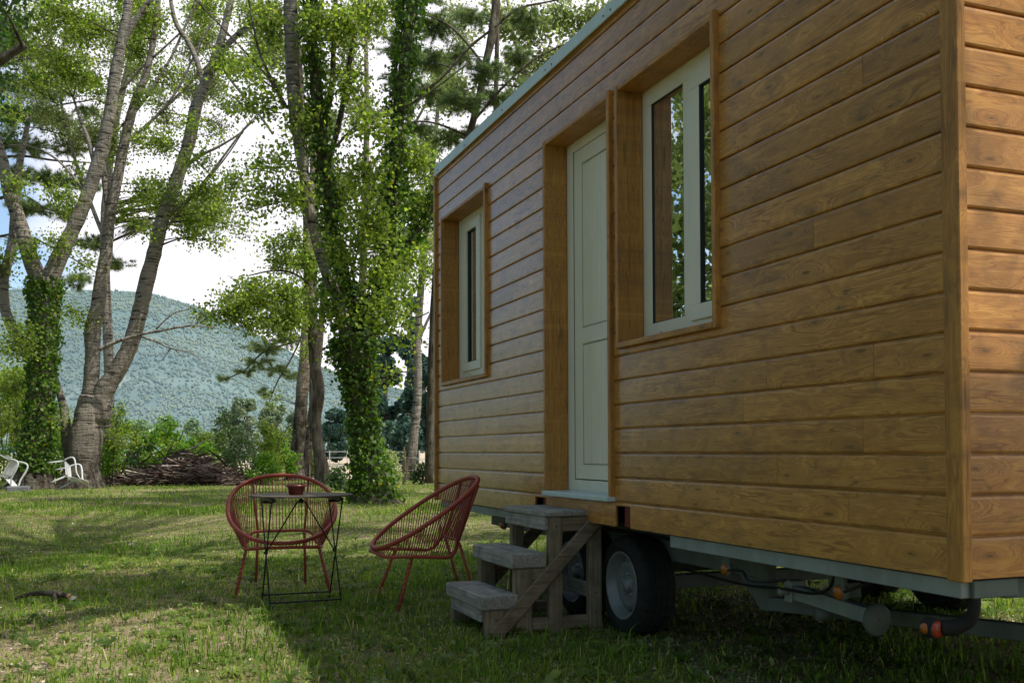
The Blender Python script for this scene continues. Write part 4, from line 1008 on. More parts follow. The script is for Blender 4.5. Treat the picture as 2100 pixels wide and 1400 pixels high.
# --- two dark trunks left of it
D = 28.2
T = Tree('dark_trunked_tree', 'thin dark crooked trunk just left of the central ivy trunk', 'tree', tuple(ground_at(662, D)))
T.limb([(666, 1002, 62), (660, 960, 46), (652, 910, 36), (648, 860, 34), (654, 800, 38), (646, 750, 36), (644, 700, 38), (640, 640, 34), (632, 580, 30), (630, 500, 27), (628, 400, 24), (624, 300, 22), (618, 180, 18), (610, 60, 14)], D, 12, flare=True)
for pth in ([(632, 630, 12), (590, 645, 10), (540, 655, 8), (490, 650, 6), (440, 645, 4)], [(632, 580, 10), (600, 560, 8), (560, 555, 6), (510, 565, 4)], [(630, 660, 8), (590, 625, 7), (560, 610, 5)]): T.limb(pth, D, 6)
scatter_blobs(T, [(470, 640, 50, 24), (530, 620, 60, 34), (590, 600, 44, 34), (560, 670, 50, 24), (600, 660, 34, 30), (510, 590, 44, 18), (470, 610, 30, 14), (420, 650, 26, 14), (580, 540, 40, 24), (520, 675, 34, 16), (630, 540, 30, 30), (600, 490, 30, 24), (560, 500, 26, 16), (620, 420, 30, 30)], D, 1.7, 26, .085)
T.finish(M['rough'], M['leaf_poplar'])
D = 33
T = Tree('twin_trunk_tree', 'straight grey trunk with a paler twin behind it, left of the crooked dark trunk', 'tree', tuple(ground_at(608, D)))
T.limb([(604, 985, 58), (608, 940, 48), (614, 880, 44), (620, 800, 40), (626, 720, 36), (630, 640, 32), (634, 560, 28), (638, 460, 24), (642, 340, 20), (648, 200, 16)], D, 12, flare=True)
T.limb([(624, 985, 34), (630, 930, 28), (638, 860, 26), (648, 780, 24), (656, 700, 22), (664, 600, 20), (672, 480, 16)], D+1.2, 10, flare=True)
scatter_blobs(T, [(630, 720, 20, 24), (600, 880, 20, 18), (560, 820, 24, 16)], D, .9, 22)
T.finish(M['midbark'], M['leaf_poplar'])
# pine bough low on the left of it, its own pine standing behind
D = 37
T = Tree('pine_tree', 'dark needled pine reaching low boughs out left of the twin trunks', 'pine tree', tuple(ground_at(640, D)), 'pines among the poplars')
T.limb([(640, 975, 26), (642, 850, 24), (640, 700, 22), (646, 500, 20), (650, 300, 16), (655, 100, 10)], D, 10, flare=True)
T.limb([(640, 690, 8), (590, 705, 7), (540, 722, 6), (500, 760, 5), (452, 780, 3)], D, 6); T.limb([(636, 650, 8), (600, 730, 6), (570, 780, 5), (550, 830, 3)], D, 6)
for b_ in [(545, 715, 50, 16), (590, 700, 36, 16), (505, 765, 28, 8), (460, 778, 16, 5), (560, 760, 30, 14), (530, 745, 40, 12), (600, 770, 26, 14), (545, 805, 20, 10), (590, 640, 34, 20), (640, 600, 30, 24), (660, 480, 40, 30), (690, 380, 50, 30), (650, 250, 60, 40)]:
    px_blob(T, *b_, D, max(6, int(b_[2]*b_[3]/22)), 12, .19, pine=True)
T.finish(M['rough'], M['needle'])

# --- pale leaning poplar near the house corner
D = 32.5
T = Tree('poplar_tree', 'slender leaning poplar with ringed pale bark seen next to the far house corner', 'tree', tuple(ground_at(842, D)), 'tall pale barked poplars')
T.limb([(828, 992, 84), (836, 965, 50), (844, 930, 36), (850, 880, 31), (856, 820, 28), (857, 760, 27), (856, 700, 25), (860, 640, 23), (864, 580, 22), (870, 520, 22), (880, 440, 20), (888, 340, 16), (900, 200, 12)], D, 12, flare=True)
for pth in ([(858, 700, 11), (880, 650, 9), (900, 610, 8), (930, 570, 6)], [(857, 765, 6), (830, 762, 5), (800, 766, 4), (780, 790, 3)], [(858, 815, 7), (875, 795, 5), (888, 770, 4), (884, 740, 3)], [(845, 640, 6), (820, 645, 5), (790, 640, 4), (770, 655, 3)], [(862, 600, 8), (840, 560, 6), (815, 540, 5)]): T.limb(pth, D, 6)
scatter_blobs(T, [(880, 560, 40, 34), (850, 500, 40, 30), (895, 430, 40, 40), (820, 580, 30, 24), (850, 420, 50, 40), (800, 500, 36, 36), (870, 300, 60, 50), (900, 180, 60, 60)], D, 1.0)
T.finish(M['poplar'], M['leaf_poplar'], branchmat=M['deadwood'])

# --- pine rising behind the house
D = 21
T = Tree('pine_tree', 'big dark stemmed pine spreading bright boughs over the far end of the house roof', 'pine tree', tuple(ground_at(905, D)), 'pines among the poplars')
T.limb([(880, 990, 30), (884, 800, 28), (892, 600, 26), (905, 470, 26), (930, 370, 25), (958, 290, 24), (980, 210, 24), (996, 130, 23), (1010, 50, 20), (1020, -60, 16)], D, 12)
T.limb([(1000, 120, 18), (1018, 50, 18), (1020, -20, 16), (1022, -80, 12)], D+1.5, 8); T.limb([(1015, 260, 16), (1018, 160, 16), (1020, 60, 15), (1024, -60, 12)], D+2.5, 8)
for pth in ([(930, 380, 12), (850, 430, 0)], [(700, 285, 9), (760, 250, 9), (830, 210, 9), (900, 165, 10), (960, 100, 9), (1010, 60, 8)], [(940, 340, 10), (1000, 290, 8), (1060, 250, 6), (1110, 230, 4)], [(970, 250, 10), (1040, 170, 8), (1100, 120, 6), (1160, 90, 4)], [(900, 420, 9), (860, 400, 7), (820, 385, 5), (770, 360, 3)], [(1010, 60, 10), (1060, 20, 8), (1120, 5, 6), (1200, -10, 4)], [(960, 280, 8), (900, 255, 7), (850, 250, 5), (790, 270, 3)], [(920, 380, 9), (960, 370, 7), (1000, 345, 5)], [(990, 130, 8), (930, 60, 7), (870, 30, 5), (800, 10, 3)]):
    if len(pth) > 2: T.limb(pth, D, 6)
for b_ in [(820, 90, 60, 30), (900, 60, 60, 30), (960, 40, 50, 30), (880, 130, 60, 26), (820, 170, 50, 20), (940, 120, 50, 26), (1000, 150, 50, 26), (1060, 120, 40, 26), (880, 200, 60, 22), (950, 210, 56, 24), (1020, 210, 50, 24), (1070, 190, 44, 20), (860, 270, 50, 20), (920, 290, 50, 22), (980, 280, 46, 22), (1040, 260, 36, 20), (940, 340, 36, 18), (870, 340, 40, 18), (1000, 320, 26, 14), (820, 230, 36, 18), (760, 240, 26, 12), (900, 400, 30, 16), (1100, 170, 30, 16), (820, 310, 30, 14), (860, 0, 60, 30), (1080, 40, 40, 24), (840, 440, 30, 16)]:
    px_blob(T, *b_, D, max(7, int(b_[2]*b_[3]/24)), 12, .125, pine=True, dd=random.uniform(-1, 1.6))
T.finish(M['rough'], M['needle'])
# --- lit broadleaf tree behind the roof line on the right
D = 27
T = Tree('broadleaf_tree', 'sunlit yellow green leafy tree showing above the roof line on the right', 'tree', tuple(ground_at(1150, D)))
T.limb([(1150, 980, 50), (1150, 600, 44), (1160, 300, 30), (1190, 150, 20), (1230, 60, 12)], D, 10); T.limb([(1160, 300, 22), (1100, 200, 14), (1060, 100, 10), (1040, 0, 8)], D, 8); T.limb([(1250, 120, 10), (1262, 60, 8), (1258, 0, 6), (1250, -60, 5)], D, 6)
scatter_blobs(T, [(1080, 60, 60, 50), (1150, 40, 60, 50), (1220, 40, 50, 40), (1130, 120, 60, 40), (1190, 110, 40, 36), (1060, 150, 50, 40), (1100, 200, 40, 34), (1040, 250, 44, 34), (1000, 300, 44, 34), (1270, 20, 36, 30), (1020, 40, 50, 50), (960, 330, 44, 34), (1150, 170, 30, 26), (920, 200, 50, 60)], D, .75, 26, .10)
T.finish(M['midbark'], M['leaf_light'])

# --- leafy backdrop tree between the ivy stems and the house
D = 34
T = Tree('broadleaf_tree', 'pale leafy tree filling the gaps between the ivy clad stems and the house corner', 'tree', tuple(ground_at(735, D)))
T.limb([(735, 975, 30), (740, 700, 28), (748, 450, 24), (752, 250, 18), (750, 40, 12)], D, 8, flare=True)
T.limb([(745, 520, 14), (700, 420, 10), (660, 300, 8)], D, 6); T.limb([(750, 380, 14), (820, 300, 10), (880, 200, 8), (930, 80, 5)], D, 6)
pts = [(random.uniform(600, 960), random.uniform(-30, 520), random.uniform(20, 44), random.uniform(14, 28)) for _ in range(64)]
scatter_blobs(T, [p_ for p_ in pts if not (p_[0] > 900 and p_[1] > 420)], D, .8, 26, .085)
T.finish(M['midbark'], M['leaf_light'])

# --- pines on the far left, blue sky between their needles
D = 36
T = Tree('pine_tree', 'dark pine filling the left edge behind the ivy clad poplar', 'pine tree', tuple(ground_at(-70, D)), 'pines among the poplars')
T.limb([(-60, 980, 50), (-56, 700, 46), (-50, 400, 40), (-40, 100, 30), (-36, -80, 20)], D, 12, flare=True)
for pth in ([(-45, 240, 12), (30, 245, 10), (100, 220, 7), (190, 205, 4)], [(-48, 330, 12), (40, 320, 9), (120, 330, 6), (220, 335, 3)], [(-45, 420, 12), (40, 400, 9), (100, 430, 6), (180, 450, 3)], [(-42, 150, 10), (60, 120, 8), (140, 130, 5)], [(-50, 500, 10), (40, 480, 8), (130, 520, 5), (200, 560, 3)], [(-42, 80, 9), (60, 60, 6), (150, 40, 4)]): T.limb(pth, D, 6)
for b_ in [(40, 110, 60, 26), (110, 120, 46, 22), (150, 80, 34, 18), (30, 180, 56, 20), (100, 190, 50, 22), (170, 165, 36, 18), (30, 240, 50, 20), (110, 250, 60, 24), (180, 235, 30, 16), (50, 300, 60, 22), (140, 305, 46, 20), (200, 290, 26, 14), (30, 360, 50, 22), (110, 365, 56, 22), (180, 375, 34, 18), (60, 430, 50, 20), (140, 440, 40, 18), (50, 500, 40, 16), (190, 500, 40, 18), (240, 540, 40, 14), (290, 465, 34, 12), (150, 580, 36, 16), (320, 190, 26, 10), (0, 60, 60, 30), (280, 460, 26, 10)]:
    px_blob(T, *b_, D, max(7, int(b_[2]*b_[3]/20)), 12, .20, pine=True, dd=random.uniform(-1.5, 1.5))
T.finish(M['rough'], M['needle'])
# broken snag and dark leaves at the top left corner, nearer
D = 12
T = Tree('leaning_oak', 'dark oak just outside the left edge showing one broken snag and a few leaves', 'tree', tuple(ground_at(-260, D)))
T.limb([(-260, 1080, 70), (-250, 700, 60), (-200, 400, 46), (-110, 230, 36), (-40, 150, 32), (10, 118, 30), (52, 92, 24)], D, 12); T.limb([(-130, 260, 24), (-60, 200, 16), (-20, 100, 12), (20, 20, 8), (40, -40, 5)], D, 8)
scatter_blobs(T, [(-20, 60, 26, 60), (-10, 150, 18, 30), (0, 10, 22, 30), (-30, 250, 20, 60)], D, 2.0, 24, .06)
T.finish(M['rough'], M['leaf_dark'])

# ------------------------------------------------------------------ shrubs, willows, distant trees
def shrub(name, label, px, D, hpx, wpx, mat, size=.07, twigs=40, leaves=26, cat='shrub', group=None, y0=0, low=.15):
    T = Tree(name, label, cat, tuple(ground_at(px, D)), group); b = ground_at(px, D); s_ = D/FPX; H = hpx*s_; W = wpx*s_
    for k in range(5):
        a = random.uniform(0, 2*pi); T.limb3([b+Vector((random.uniform(-.1, .1), random.uniform(-.1, .1), -.03)), b+Vector((cos(a)*W*.2, sin(a)*W*.2, H*.45)), b+Vector((cos(a)*W*.38, sin(a)*W*.3, H*random.uniform(.65, .9)))], [.02, .013, .006], 5)
    nb = 9
    for k in range(nb):
        z = H*(low+(.95-low)*(k+.5)/nb); ww = W*.5*sqrt(max(.05, 1-(abs(z/H-.42)/.62)**2))
        a = random.uniform(0, 2*pi); q = random.uniform(.2, .75)
        T.blob(b+Vector((cos(a)*ww*q, sin(a)*ww*q*.7, z)), (ww*.6, ww*.5, H*.16), max(3, int(twigs/nb)), leaves, size, spread=.09)
    return T.finish(M['rough'], M[mat], crown='foliage', trunk='stem')
SG = 'shrubs along the edge of the clearing'
shrub('shrub', 'loose dark green shrub rising right of the forked poplar trunk', 245, 29, 165, 110, 'leaf_poplar', twigs=70, group=SG)
shrub('shrub', 'bright yellow green bush at the foot of the dark shrub', 232, 27.8, 90, 90, 'leaf_bright', twigs=60, group=SG)
shrub('shrub', 'vivid green bush standing just behind the brush pile', 335, 31.2, 128, 110, 'leaf_bright', twigs=70, group=SG, size=.09)
shrub('shrub', 'dark grey green bush behind the left half of the brush pile', 288, 31, 95, 70, 'leaf_dark', twigs=50, group=SG)
shrub('shrub', 'tall airy olive green shrub above the right end of the brush pile', 472, 31, 155, 120, 'leaf_dark', twigs=70, group=SG)
shrub('shrub', 'green leafy bush between the brush pile and the twin trunks', 550, 30, 130, 100, 'leaf_poplar', twigs=80, group=SG)
shrub('shrub', 'low bright bush touching the right end of the brush pile', 530, 28.6, 62, 100, 'leaf_bright', twigs=60, group=SG)
SB = 'sunlit bushes behind the brush pile'
for (lb, px, D_, hp, wp, mt) in (('lime green bush just right of the forked trunk, behind the loose shrub', 262, 33, 120, 110, 'leaf_bright'), ('mid green bush over the left end of the brush pile', 318, 34, 96, 120, 'leaf_poplar'),
     ('low lime bush over the middle of the brush pile', 392, 33, 84, 120, 'leaf_bright'), ('mid green bush over the right end of the brush pile', 440, 34.5, 100, 110, 'leaf_poplar'),
     ('grey green bush left of the leafy bush by the twin trunks', 506, 33.5, 112, 110, 'leaf_olive'), ('lime green bush beside the foot of the twin trunks', 566, 32, 96, 90, 'leaf_bright'),
     ('pale green bush seen between the twin trunks and the crooked trunk', 636, 36, 50, 60, 'leaf_light'), ('lime green bush at the left edge behind the plastic chairs', 70, 33, 150, 120, 'leaf_bright'), ('mid green bush between the ivy trunk and the forked trunk', 150, 34, 120, 90, 'leaf_poplar')):
    shrub('bush', lb, px, D_, hp, wp, mt, twigs=100, group=SB, size=.08, cat='bush', low=.06)
shrub('shrub', 'pale dusty shrub beside the split wooden post', 800, 27.5, 68, 52, 'leaf_pale', twigs=80, group=SG, size=.06)
shrub('shrub', 'low dark bramble under the leaning poplar beside the house corner', 866, 28.5, 40, 54, 'leaf_dark', twigs=40, group=SG, size=.06)
shrub('shrub', 'large green bush filling the left edge behind the ivy trunk', 10, 31, 240, 150, 'leaf_poplar', twigs=130, group=SG)
shrub('shrub', 'sunlit bush low between the two left trunks', 122, 29.5, 110, 70, 'leaf_bright', twigs=70, group=SG)
shrub('shrub', 'sunlit bush behind the tipped chair at the far left', -10, 28, 100, 110, 'leaf_bright', twigs=60, group=SG)
shrub('shrub', 'yellow leaved sapling between the dark trunk and the central ivy trunk', 590, 40, 60, 30, 'leaf_bright', twigs=20, group=SG)
shrub('shrub', 'small dark undergrowth at the foot of the crooked dark trunk', 695, 24, 42, 60, 'leaf_dark', twigs=36, group=SG, size=.06)

def far_tree(label, px, D, ytop, wpx, mat, size, n=260, name='distant_tree', leaves=22, low=.12, colum=False):
    T = Tree(name, label, 'tree', tuple(ground_at(px, D)), 'distant trees beyond the field'); b = ground_at(px, D); s_ = D/FPX; H = (925-ytop)*s_+CAMH; W = wpx*s_*.5
    T.limb3([b, b+Vector((0, 0, H*.5)), b+Vector((.1, 0, H*.92))], [H*.03, H*.02, .03], 6)
    nb = 16; Cs = []; sz = []
    for k in range(nb*2):
        z = H*(low+(1-low)*random.random()); e = abs(z/H-.5)/.54; ww = W*sqrt(max(.03, 1-e*e)) if not colum else W*(1-.4*(z/H))
        a = random.uniform(0, 2*pi); q = random.uniform(.1, .85); c = np.array(b+Vector((cos(a)*ww*q, sin(a)*ww*q, z)))
        rr = W*random.uniform(.18, .4); m = int(n*leaves/nb/2)
        d = rng.normal(size=(m, 3)); d /= np.linalg.norm(d, axis=1, keepdims=True); C = c+d*rr*(.55+.5*rng.random((m, 1))); C[:, 2] = np.maximum(C[:, 2], .2)
        T.L.append((C, size, .2))
    return T.finish(M['rough'], M[mat])
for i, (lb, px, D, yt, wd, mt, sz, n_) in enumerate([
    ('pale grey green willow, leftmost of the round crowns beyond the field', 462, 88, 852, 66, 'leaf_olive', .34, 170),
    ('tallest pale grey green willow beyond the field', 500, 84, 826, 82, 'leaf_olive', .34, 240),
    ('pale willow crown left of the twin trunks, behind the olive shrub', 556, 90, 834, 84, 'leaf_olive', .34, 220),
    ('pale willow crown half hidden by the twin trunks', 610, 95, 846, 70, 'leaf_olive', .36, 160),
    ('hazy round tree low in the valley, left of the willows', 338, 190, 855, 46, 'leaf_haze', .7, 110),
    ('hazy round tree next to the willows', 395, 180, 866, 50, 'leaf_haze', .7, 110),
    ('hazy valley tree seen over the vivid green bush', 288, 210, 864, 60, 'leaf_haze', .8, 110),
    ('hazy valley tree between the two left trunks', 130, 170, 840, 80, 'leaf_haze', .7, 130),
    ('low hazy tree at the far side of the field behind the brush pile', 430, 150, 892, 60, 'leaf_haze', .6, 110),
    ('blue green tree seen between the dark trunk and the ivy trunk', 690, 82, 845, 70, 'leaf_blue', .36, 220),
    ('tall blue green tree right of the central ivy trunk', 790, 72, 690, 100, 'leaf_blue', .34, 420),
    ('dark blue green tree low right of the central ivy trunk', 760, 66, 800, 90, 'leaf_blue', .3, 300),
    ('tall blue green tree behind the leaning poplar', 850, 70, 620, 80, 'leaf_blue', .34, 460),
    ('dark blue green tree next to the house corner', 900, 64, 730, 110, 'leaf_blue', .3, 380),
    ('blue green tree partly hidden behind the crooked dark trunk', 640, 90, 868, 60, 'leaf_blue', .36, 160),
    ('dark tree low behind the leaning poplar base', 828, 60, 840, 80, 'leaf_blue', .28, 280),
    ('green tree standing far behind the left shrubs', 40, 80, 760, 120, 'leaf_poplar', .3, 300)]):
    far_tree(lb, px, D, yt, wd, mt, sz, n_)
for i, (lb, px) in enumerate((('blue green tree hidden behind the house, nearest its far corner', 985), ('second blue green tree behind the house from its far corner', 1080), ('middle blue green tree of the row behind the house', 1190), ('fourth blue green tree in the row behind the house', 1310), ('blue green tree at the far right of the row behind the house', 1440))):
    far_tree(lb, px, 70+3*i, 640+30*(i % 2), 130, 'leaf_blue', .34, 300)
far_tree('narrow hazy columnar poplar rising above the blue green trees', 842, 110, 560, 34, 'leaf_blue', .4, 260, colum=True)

# ------------------------------------------------------------------ brush pile
bp = thing('brush_pile', tuple(ground_at(375, 29)), 'long heap of dead brown branches and twigs in front of the shrubs', 'brush pile')
mb = MB(); s_ = 29.3/FPX; sx = (R2.x, R2.y)
for i in range(1500):
    u = random.uniform(-1, 1); v = random.uniform(-1, 1); hh = (72*s_)*(1-abs(u)**2.4)*(.75+.25*sin(u*5+1)); z = hh*random.random()**.8*(1-.5*abs(v))
    b = ground_at(375+u*135, 29.3+v*1.1); L = random.uniform(.3, 1.3); a = random.gauss(0, .55)+(pi if random.random() < .5 else 0); el = random.gauss(0, .28)
    d = Vector((cos(a), sin(a), el)).normalized()*L; r = random.choice([.008, .010, .014, .020, .028])*random.uniform(.8, 1.3)
    m = Vector((b.x, b.y, z+.03)); p0 = m-d*.5; p1 = m+d*.5; p0.z = max(p0.z, .01); p1.z = max(p1.z, .01)
    mb.rn = random.random(); mb.tube([p0, m+Vector((random.uniform(-.06, .06), random.uniform(-.06, .06), random.uniform(-.05, .07))), p1], [r, r*.8, r*.4], 4, cap=False, smooth=False)
for (p_, q_, c_) in (((345, 945), (300, 905), .02), ((465, 955), (415, 915), .03), ((470, 945), (420, 930), .02), ((330, 960), (360, 900), .015), ((520, 985), (470, 950), .018), ((288, 950), (340, 920), .02)):
    a = at(*p_, 29); b = at(*q_, 29.4); mb.tube([a, a.lerp(b, .5)+Vector((0, 0, .06)), b], [c_, c_*.8, c_*.4], 5)
t = NT('dead_twig_mix', .95, .1); t.col(t.ramp(t.attr(), [(0, (.04, .028, .022)), (.5, (.10, .07, .055)), (.85, (.24, .185, .155)), (1, (.50, .43, .38))])); M['twigs'] = t.m
mb.build('branches', M['twigs'], bp)

# ------------------------------------------------------------------ posts, wires, far fence
pb = ground_at(828, 28.6); po = thing('split_wood_post', tuple(pb), 'rough split wooden fence post standing beside the pale shrub', 'fence post')
mb = MB(); mb.tube([pb+Vector((0, 0, -.05)), pb+Vector((.02, 0, .5)), pb+Vector((.0, 0, .98)), pb+Vector((.01, 0, 1.08))], [.052, .050, .042, .012], 7, smooth=False); mb.build('post', M['post'], po)
ff = thing('wire_fence', tuple(ground_at(700, 62)), 'low pale wire fence with white posts running along the far side of the field', 'fence')
for px in (560, 605, 640, 676, 712, 740, 800, 860, 881, 905, 930):
    D = 62 if px < 780 else 46; b = ground_at(px, D); mb = MB(); mb.box(b.x-.025, b.x+.025, b.y-.025, b.y+.025, 0, 1.0 if px < 780 else .98); mb.build('post', M['wpost'], ff)
for h in (.55, .92):
    mb = MB(); mb.tube([ground_at(550, 62)+Vector((0, 0, h)), ground_at(790, 62)+Vector((0, 0, h))], .022, 4); mb.build('wire', M['wire'], ff)
    mb = MB(); mb.tube([ground_at(790, 46)+Vector((0, 0, h)), ground_at(960, 46)+Vector((0, 0, h))], .014, 4); mb.build('wire', M['wire'], ff)
nf = thing('wire_fence', tuple(pb), 'thin sagging fence wires strung from the split wooden post toward the house corner', 'fence')
for h in (.78, .42):
    mb = MB(); mb.tube([pb+Vector((0, 0, h)), ground_at(860, 28.9)+Vector((0, 0, h-.05)), ground_at(930, 29.4)+Vector((0, 0, h))], .006, 4); mb.build('wire', M['wire'], nf)

# ------------------------------------------------------------------ trees standing outside the view: they shade the clearing and show in the window glass
def out_of_view(p):
    q = proj(p)
    if q is None: return True
    x, y, z = q
    return not (-60 < x < 2160 and -40 < y < 1450)
def big_tree(name, label, base, blobs, mat, trunk, size=.11, leaves=26):
    T = Tree(name, label, 'tree', base, 'tall trees around the clearing')
    T.limb3(trunk[0], trunk[1], 10)
    for (c, r, n_) in blobs: T.blob(Vector(c), r, n_, leaves, size, keep=out_of_view, spread=.16)
    return T.finish(M['midbark'], M[mat])
def shade_points(gx, gy, h): return (gx+SUN.x/SUN.z*h, gy+SUN.y/SUN.z*h, h)
# crown over the clearing: each entry is the patch of ground (x,y) it shades, its height and size
B = []; rs = random.Random(23)
LIT = ((-2.35, 3.05, .75), (-.4, 7.3, .7), (1.9, 9.9, .9), (-3.0, 3.9, .5), (-2.6, 6.6, .5), (-3.6, 11.0, .7), (-1.5, 13.5, .8), (.6, 12.5, .7), (-5.2, 15.5, .9), (2.2, 14, .8))
for (gx, gy, h, r, n_) in ((-2.9, 5.4, 8.5, 1.0, 50), (-1.3, 5.6, 8.5, .9, 40), (-1.0, 4.3, 8, .7, 40), (-2.2, 4.9, 8, .5, 20)): B.append((shade_points(gx, gy, h), (r, r, .7), n_))
while len(B) < 100:
    gx = rs.uniform(-8, 4.5); gy = rs.uniform(1.5, 21); r = rs.choice([.22, .3, .4, .55, .8])
    if any((gx-a)**2+(gy-b)**2 < (r_+r*.7)**2 for a, b, r_ in LIT): continue
    B.append((shade_points(gx, gy, max(7.2, 5.5+gy*.42)+rs.uniform(0, 1.5)), (r, r, .6), int(8+26*r*r+6)))
big_tree('overhanging_tree', 'tall tree behind the house whose crown overhangs the clearing', (5.2, 1.2, 0), B, 'leaf_poplar',
         ([Vector((5.2, 1.2, -.1)), Vector((5.0, 1.3, 3.5)), Vector((4.4, 1.8, 6.5)), Vector((3.2, 2.8, 8.8)), Vector((2.0, 4.2, 10.2))], [.26, .22, .18, .13, .07]))
def off_lit_wall(p):
    """leave the sun a slanting gap onto the corner end of the end wall"""
    if p.y >= 0: return True
    k = p.y/SUN.y; X = p.x-SUN.x*k; Z = p.z-SUN.z*k
    return not (-.2 < X < .22+.42*(Z-1.1) and Z > 1.1) and not (.0 < X-.75-.3*(Z-2) < .10)
out_of_view_0 = out_of_view
B = []
while len(B) < 46:
    X = rs.uniform(-.1, 1.6); Z = rs.uniform(.5, 3.4); k = rs.uniform(3.0, 6.5)
    p = Vector((X, 0, Z))+SUN*k; r = rs.uniform(.28, .6)
    B.append((tuple(p), (r, r, r*.8), int(14+30*r)))
for (x, y, z, r, n_) in ((-3, -6, 8, 1.6, 50), (0, -7, 9, 1.8, 60), (3, -6, 9, 1.6, 50), (-5, -4, 9, 1.6, 50), (-5, -8, 8, 1.8, 50), (-4.5, -1.5, 10, 1.3, 40)):  # crown parts added out of view to cut skylight on the facade
    B.append(((x, y, z), (r, r, .8), n_))
def out_of_view(p): return out_of_view_0(p) and off_lit_wall(p)
big_tree('shade_tree', 'unseen leafy tree off the near end of the house, crown shaped to shade the walls', (5.4, -4.2, 0), B, 'leaf_poplar',
         ([Vector((5.4, -4.2, -.1)), Vector((5.3, -4.0, 2.5)), Vector((4.6, -3.6, 5)), Vector((3.9, -3.2, 7.5))], [.22, .18, .13, .06]))
out_of_view = out_of_view_0
# woodland edge to the left, seen mirrored in the large window
WT = [(-8.6, 14.6, 13, 'slim green tree nearest the left edge of view, mirrored in the large window'), (-12, 12.0, 14, 'broad green tree to the left of the clearing, second in the window reflection'), (-12.5, 23, 14, 'far green tree left of the pines'), (-14, 18, 15, 'tall green tree deep in the left woodland'), (-10.5, 7.5, 13, 'green tree level with the lounge chairs on the left'), (-11, 2, 13, 'green tree left of the camera'), (-8.5, -4, 13, 'green tree behind the camera on the left'), (-4, -9, 14, 'green tree straight behind the camera'), (1, -11, 14, 'green tree behind the camera in line with the end wall'), (10, -11, 13, 'green tree far off the near end of the house'), (13, -1, 14, 'green tree on the hidden side of the house'), (11, 9, 13, 'green tree behind the far hidden corner of the house'), (-14, -9, 15, 'tall tree deep behind the camera')]
for i, (x, y, h, lb) in enumerate(WT):
    rr = random.Random(i); B = []
    for k in range(34 if i < 2 else 20):
        a = rr.uniform(0, 2*pi); z = h*(.06+.92*((k*.618) % 1)); q = rr.uniform(.4, 2.8)
        B.append(((x+cos(a)*q, y+sin(a)*q, z), (1.5, 1.5, .9), 24))
    tx_, ty_ = (x-3.2, y-1.0) if i < 3 else (x, y)
    big_tree('woodland_tree', lb, (tx_, ty_, 0), B, ['leaf_light', 'leaf_bright'][i % 2],
             ([Vector((tx_, ty_, -.1)), Vector((tx_+.2, ty_, h*.4)), Vector((x, y+.3, h*.9))], [.18, .13, .05]), .21, 22)


# ------------------------------------------------------------------ grass, weeds and litter
def g_noise(x, y): return (np.sin(x*1.3+.7)*np.cos(y*1.1)+.6*np.sin(x*2.9-y*2.3+1)+.45*np.sin(x*5.7+y*4.9)+.3*np.sin(x*11-y*9.3+2))/2.0
def sample(n, D0, D1, x0=-60, x1=2160, pw=.0):
    if D1 > 12 or n > 5000: x0 = -700
    u = rng.random(n); D = (D0**(1-pw)+(D1**(1-pw)-D0**(1-pw))*u)**(1/(1-pw)) if pw != 1 else D0*(D1/D0)**u
    px = rng.uniform(x0, x1, n); h = np.array(at(1050, 925, 1)-CAM)
    rx = Fv.x+(px-1050)/FPX*R2.x; ry = Fv.y+(px-1050)/FPX*R2.y
    return CAM.x+D*rx, CAM.y+D*ry, D
def blades(n, D0, D1, h0, h1, w, pw, name, bend=.6, thr=-.9):
    x, y, D = sample(n, D0, D1, pw=pw); g_ = g_noise(x, y)
    keep = (rng.random(n) < np.clip((g_-thr)*1.1+.25, .12, 1)); keep &= ~((x > .0) & (x < 2.5) & (y > 0) & (y < 5.4) & (rng.random(n) < .55))
    thinned = np.clip(1.3-np.hypot((x+2.4)/1.3, (y-2.9)/1.5), 0, 1)+np.clip(1-np.hypot((x+.2)/1.2, (y-7.6)/.5), 0, 1)*.7+np.clip(1-np.hypot((x-1.9)/1.4, (y-10)/.9), 0, 1)*.8+np.clip(1-np.hypot((x+3.2)/2.5, (y-5.7)/.35), 0, 1)*.6  # thinner, straw coloured grass: dry ground near left, patches farther out
    keep &= rng.random(len(x)) > thinned*.42
    x, y, D, g_ = x[keep], y[keep], D[keep], g_[keep]-thinned[keep]*.55; n = len(x)
    h = (h0+(h1-h0)*rng.random(n)**2.2)*(.7+.5*np.clip(g_, -.5, 1)); a = rng.random(n)*2*pi; b = bend*(.3+rng.random(n))*h
    ww = w*(.6+.8*rng.random(n)); z0 = np.full(n, -.004)
    ca, sa = np.cos(a), np.sin(a); tx, ty = -sa, ca
    P = lambda ox, oy, z, k: np.stack([x+ox+tx*ww*k, y+oy+ty*ww*k, z], 1)
    bl, br = P(0, 0, z0, -.5), P(0, 0, z0, .5); ml, mr = P(ca*b*.35, sa*b*.35, h*.6, -.4), P(ca*b*.35, sa*b*.35, h*.6, .4)
    tp = P(ca*b, sa*b, h*(.95-.25*rng.random(n)), 0)
    V = np.concatenate([np.stack([bl, br, mr], 1), np.stack([bl, mr, ml], 1), np.stack([ml, mr, tp], 1)], 0)
    r = np.clip(.36-.26*g_[:]+rng.normal(size=n)*.2, 0, 1); return V, np.concatenate([r, r, r])
t = NT('grass_blade', .6, .25); c = t.ramp(t.attr(), [(0, (.07, .15, .015)), (.42, (.18, .30, .035)), (.62, (.32, .40, .07)), (.80, (.55, .48, .24)), (1, (.72, .60, .40))]); t.col(c); t.translucent(t.mix(1, c, (1.7, 1.8, 1.1), 'MULTIPLY'), .4); M['grass'] = t.m
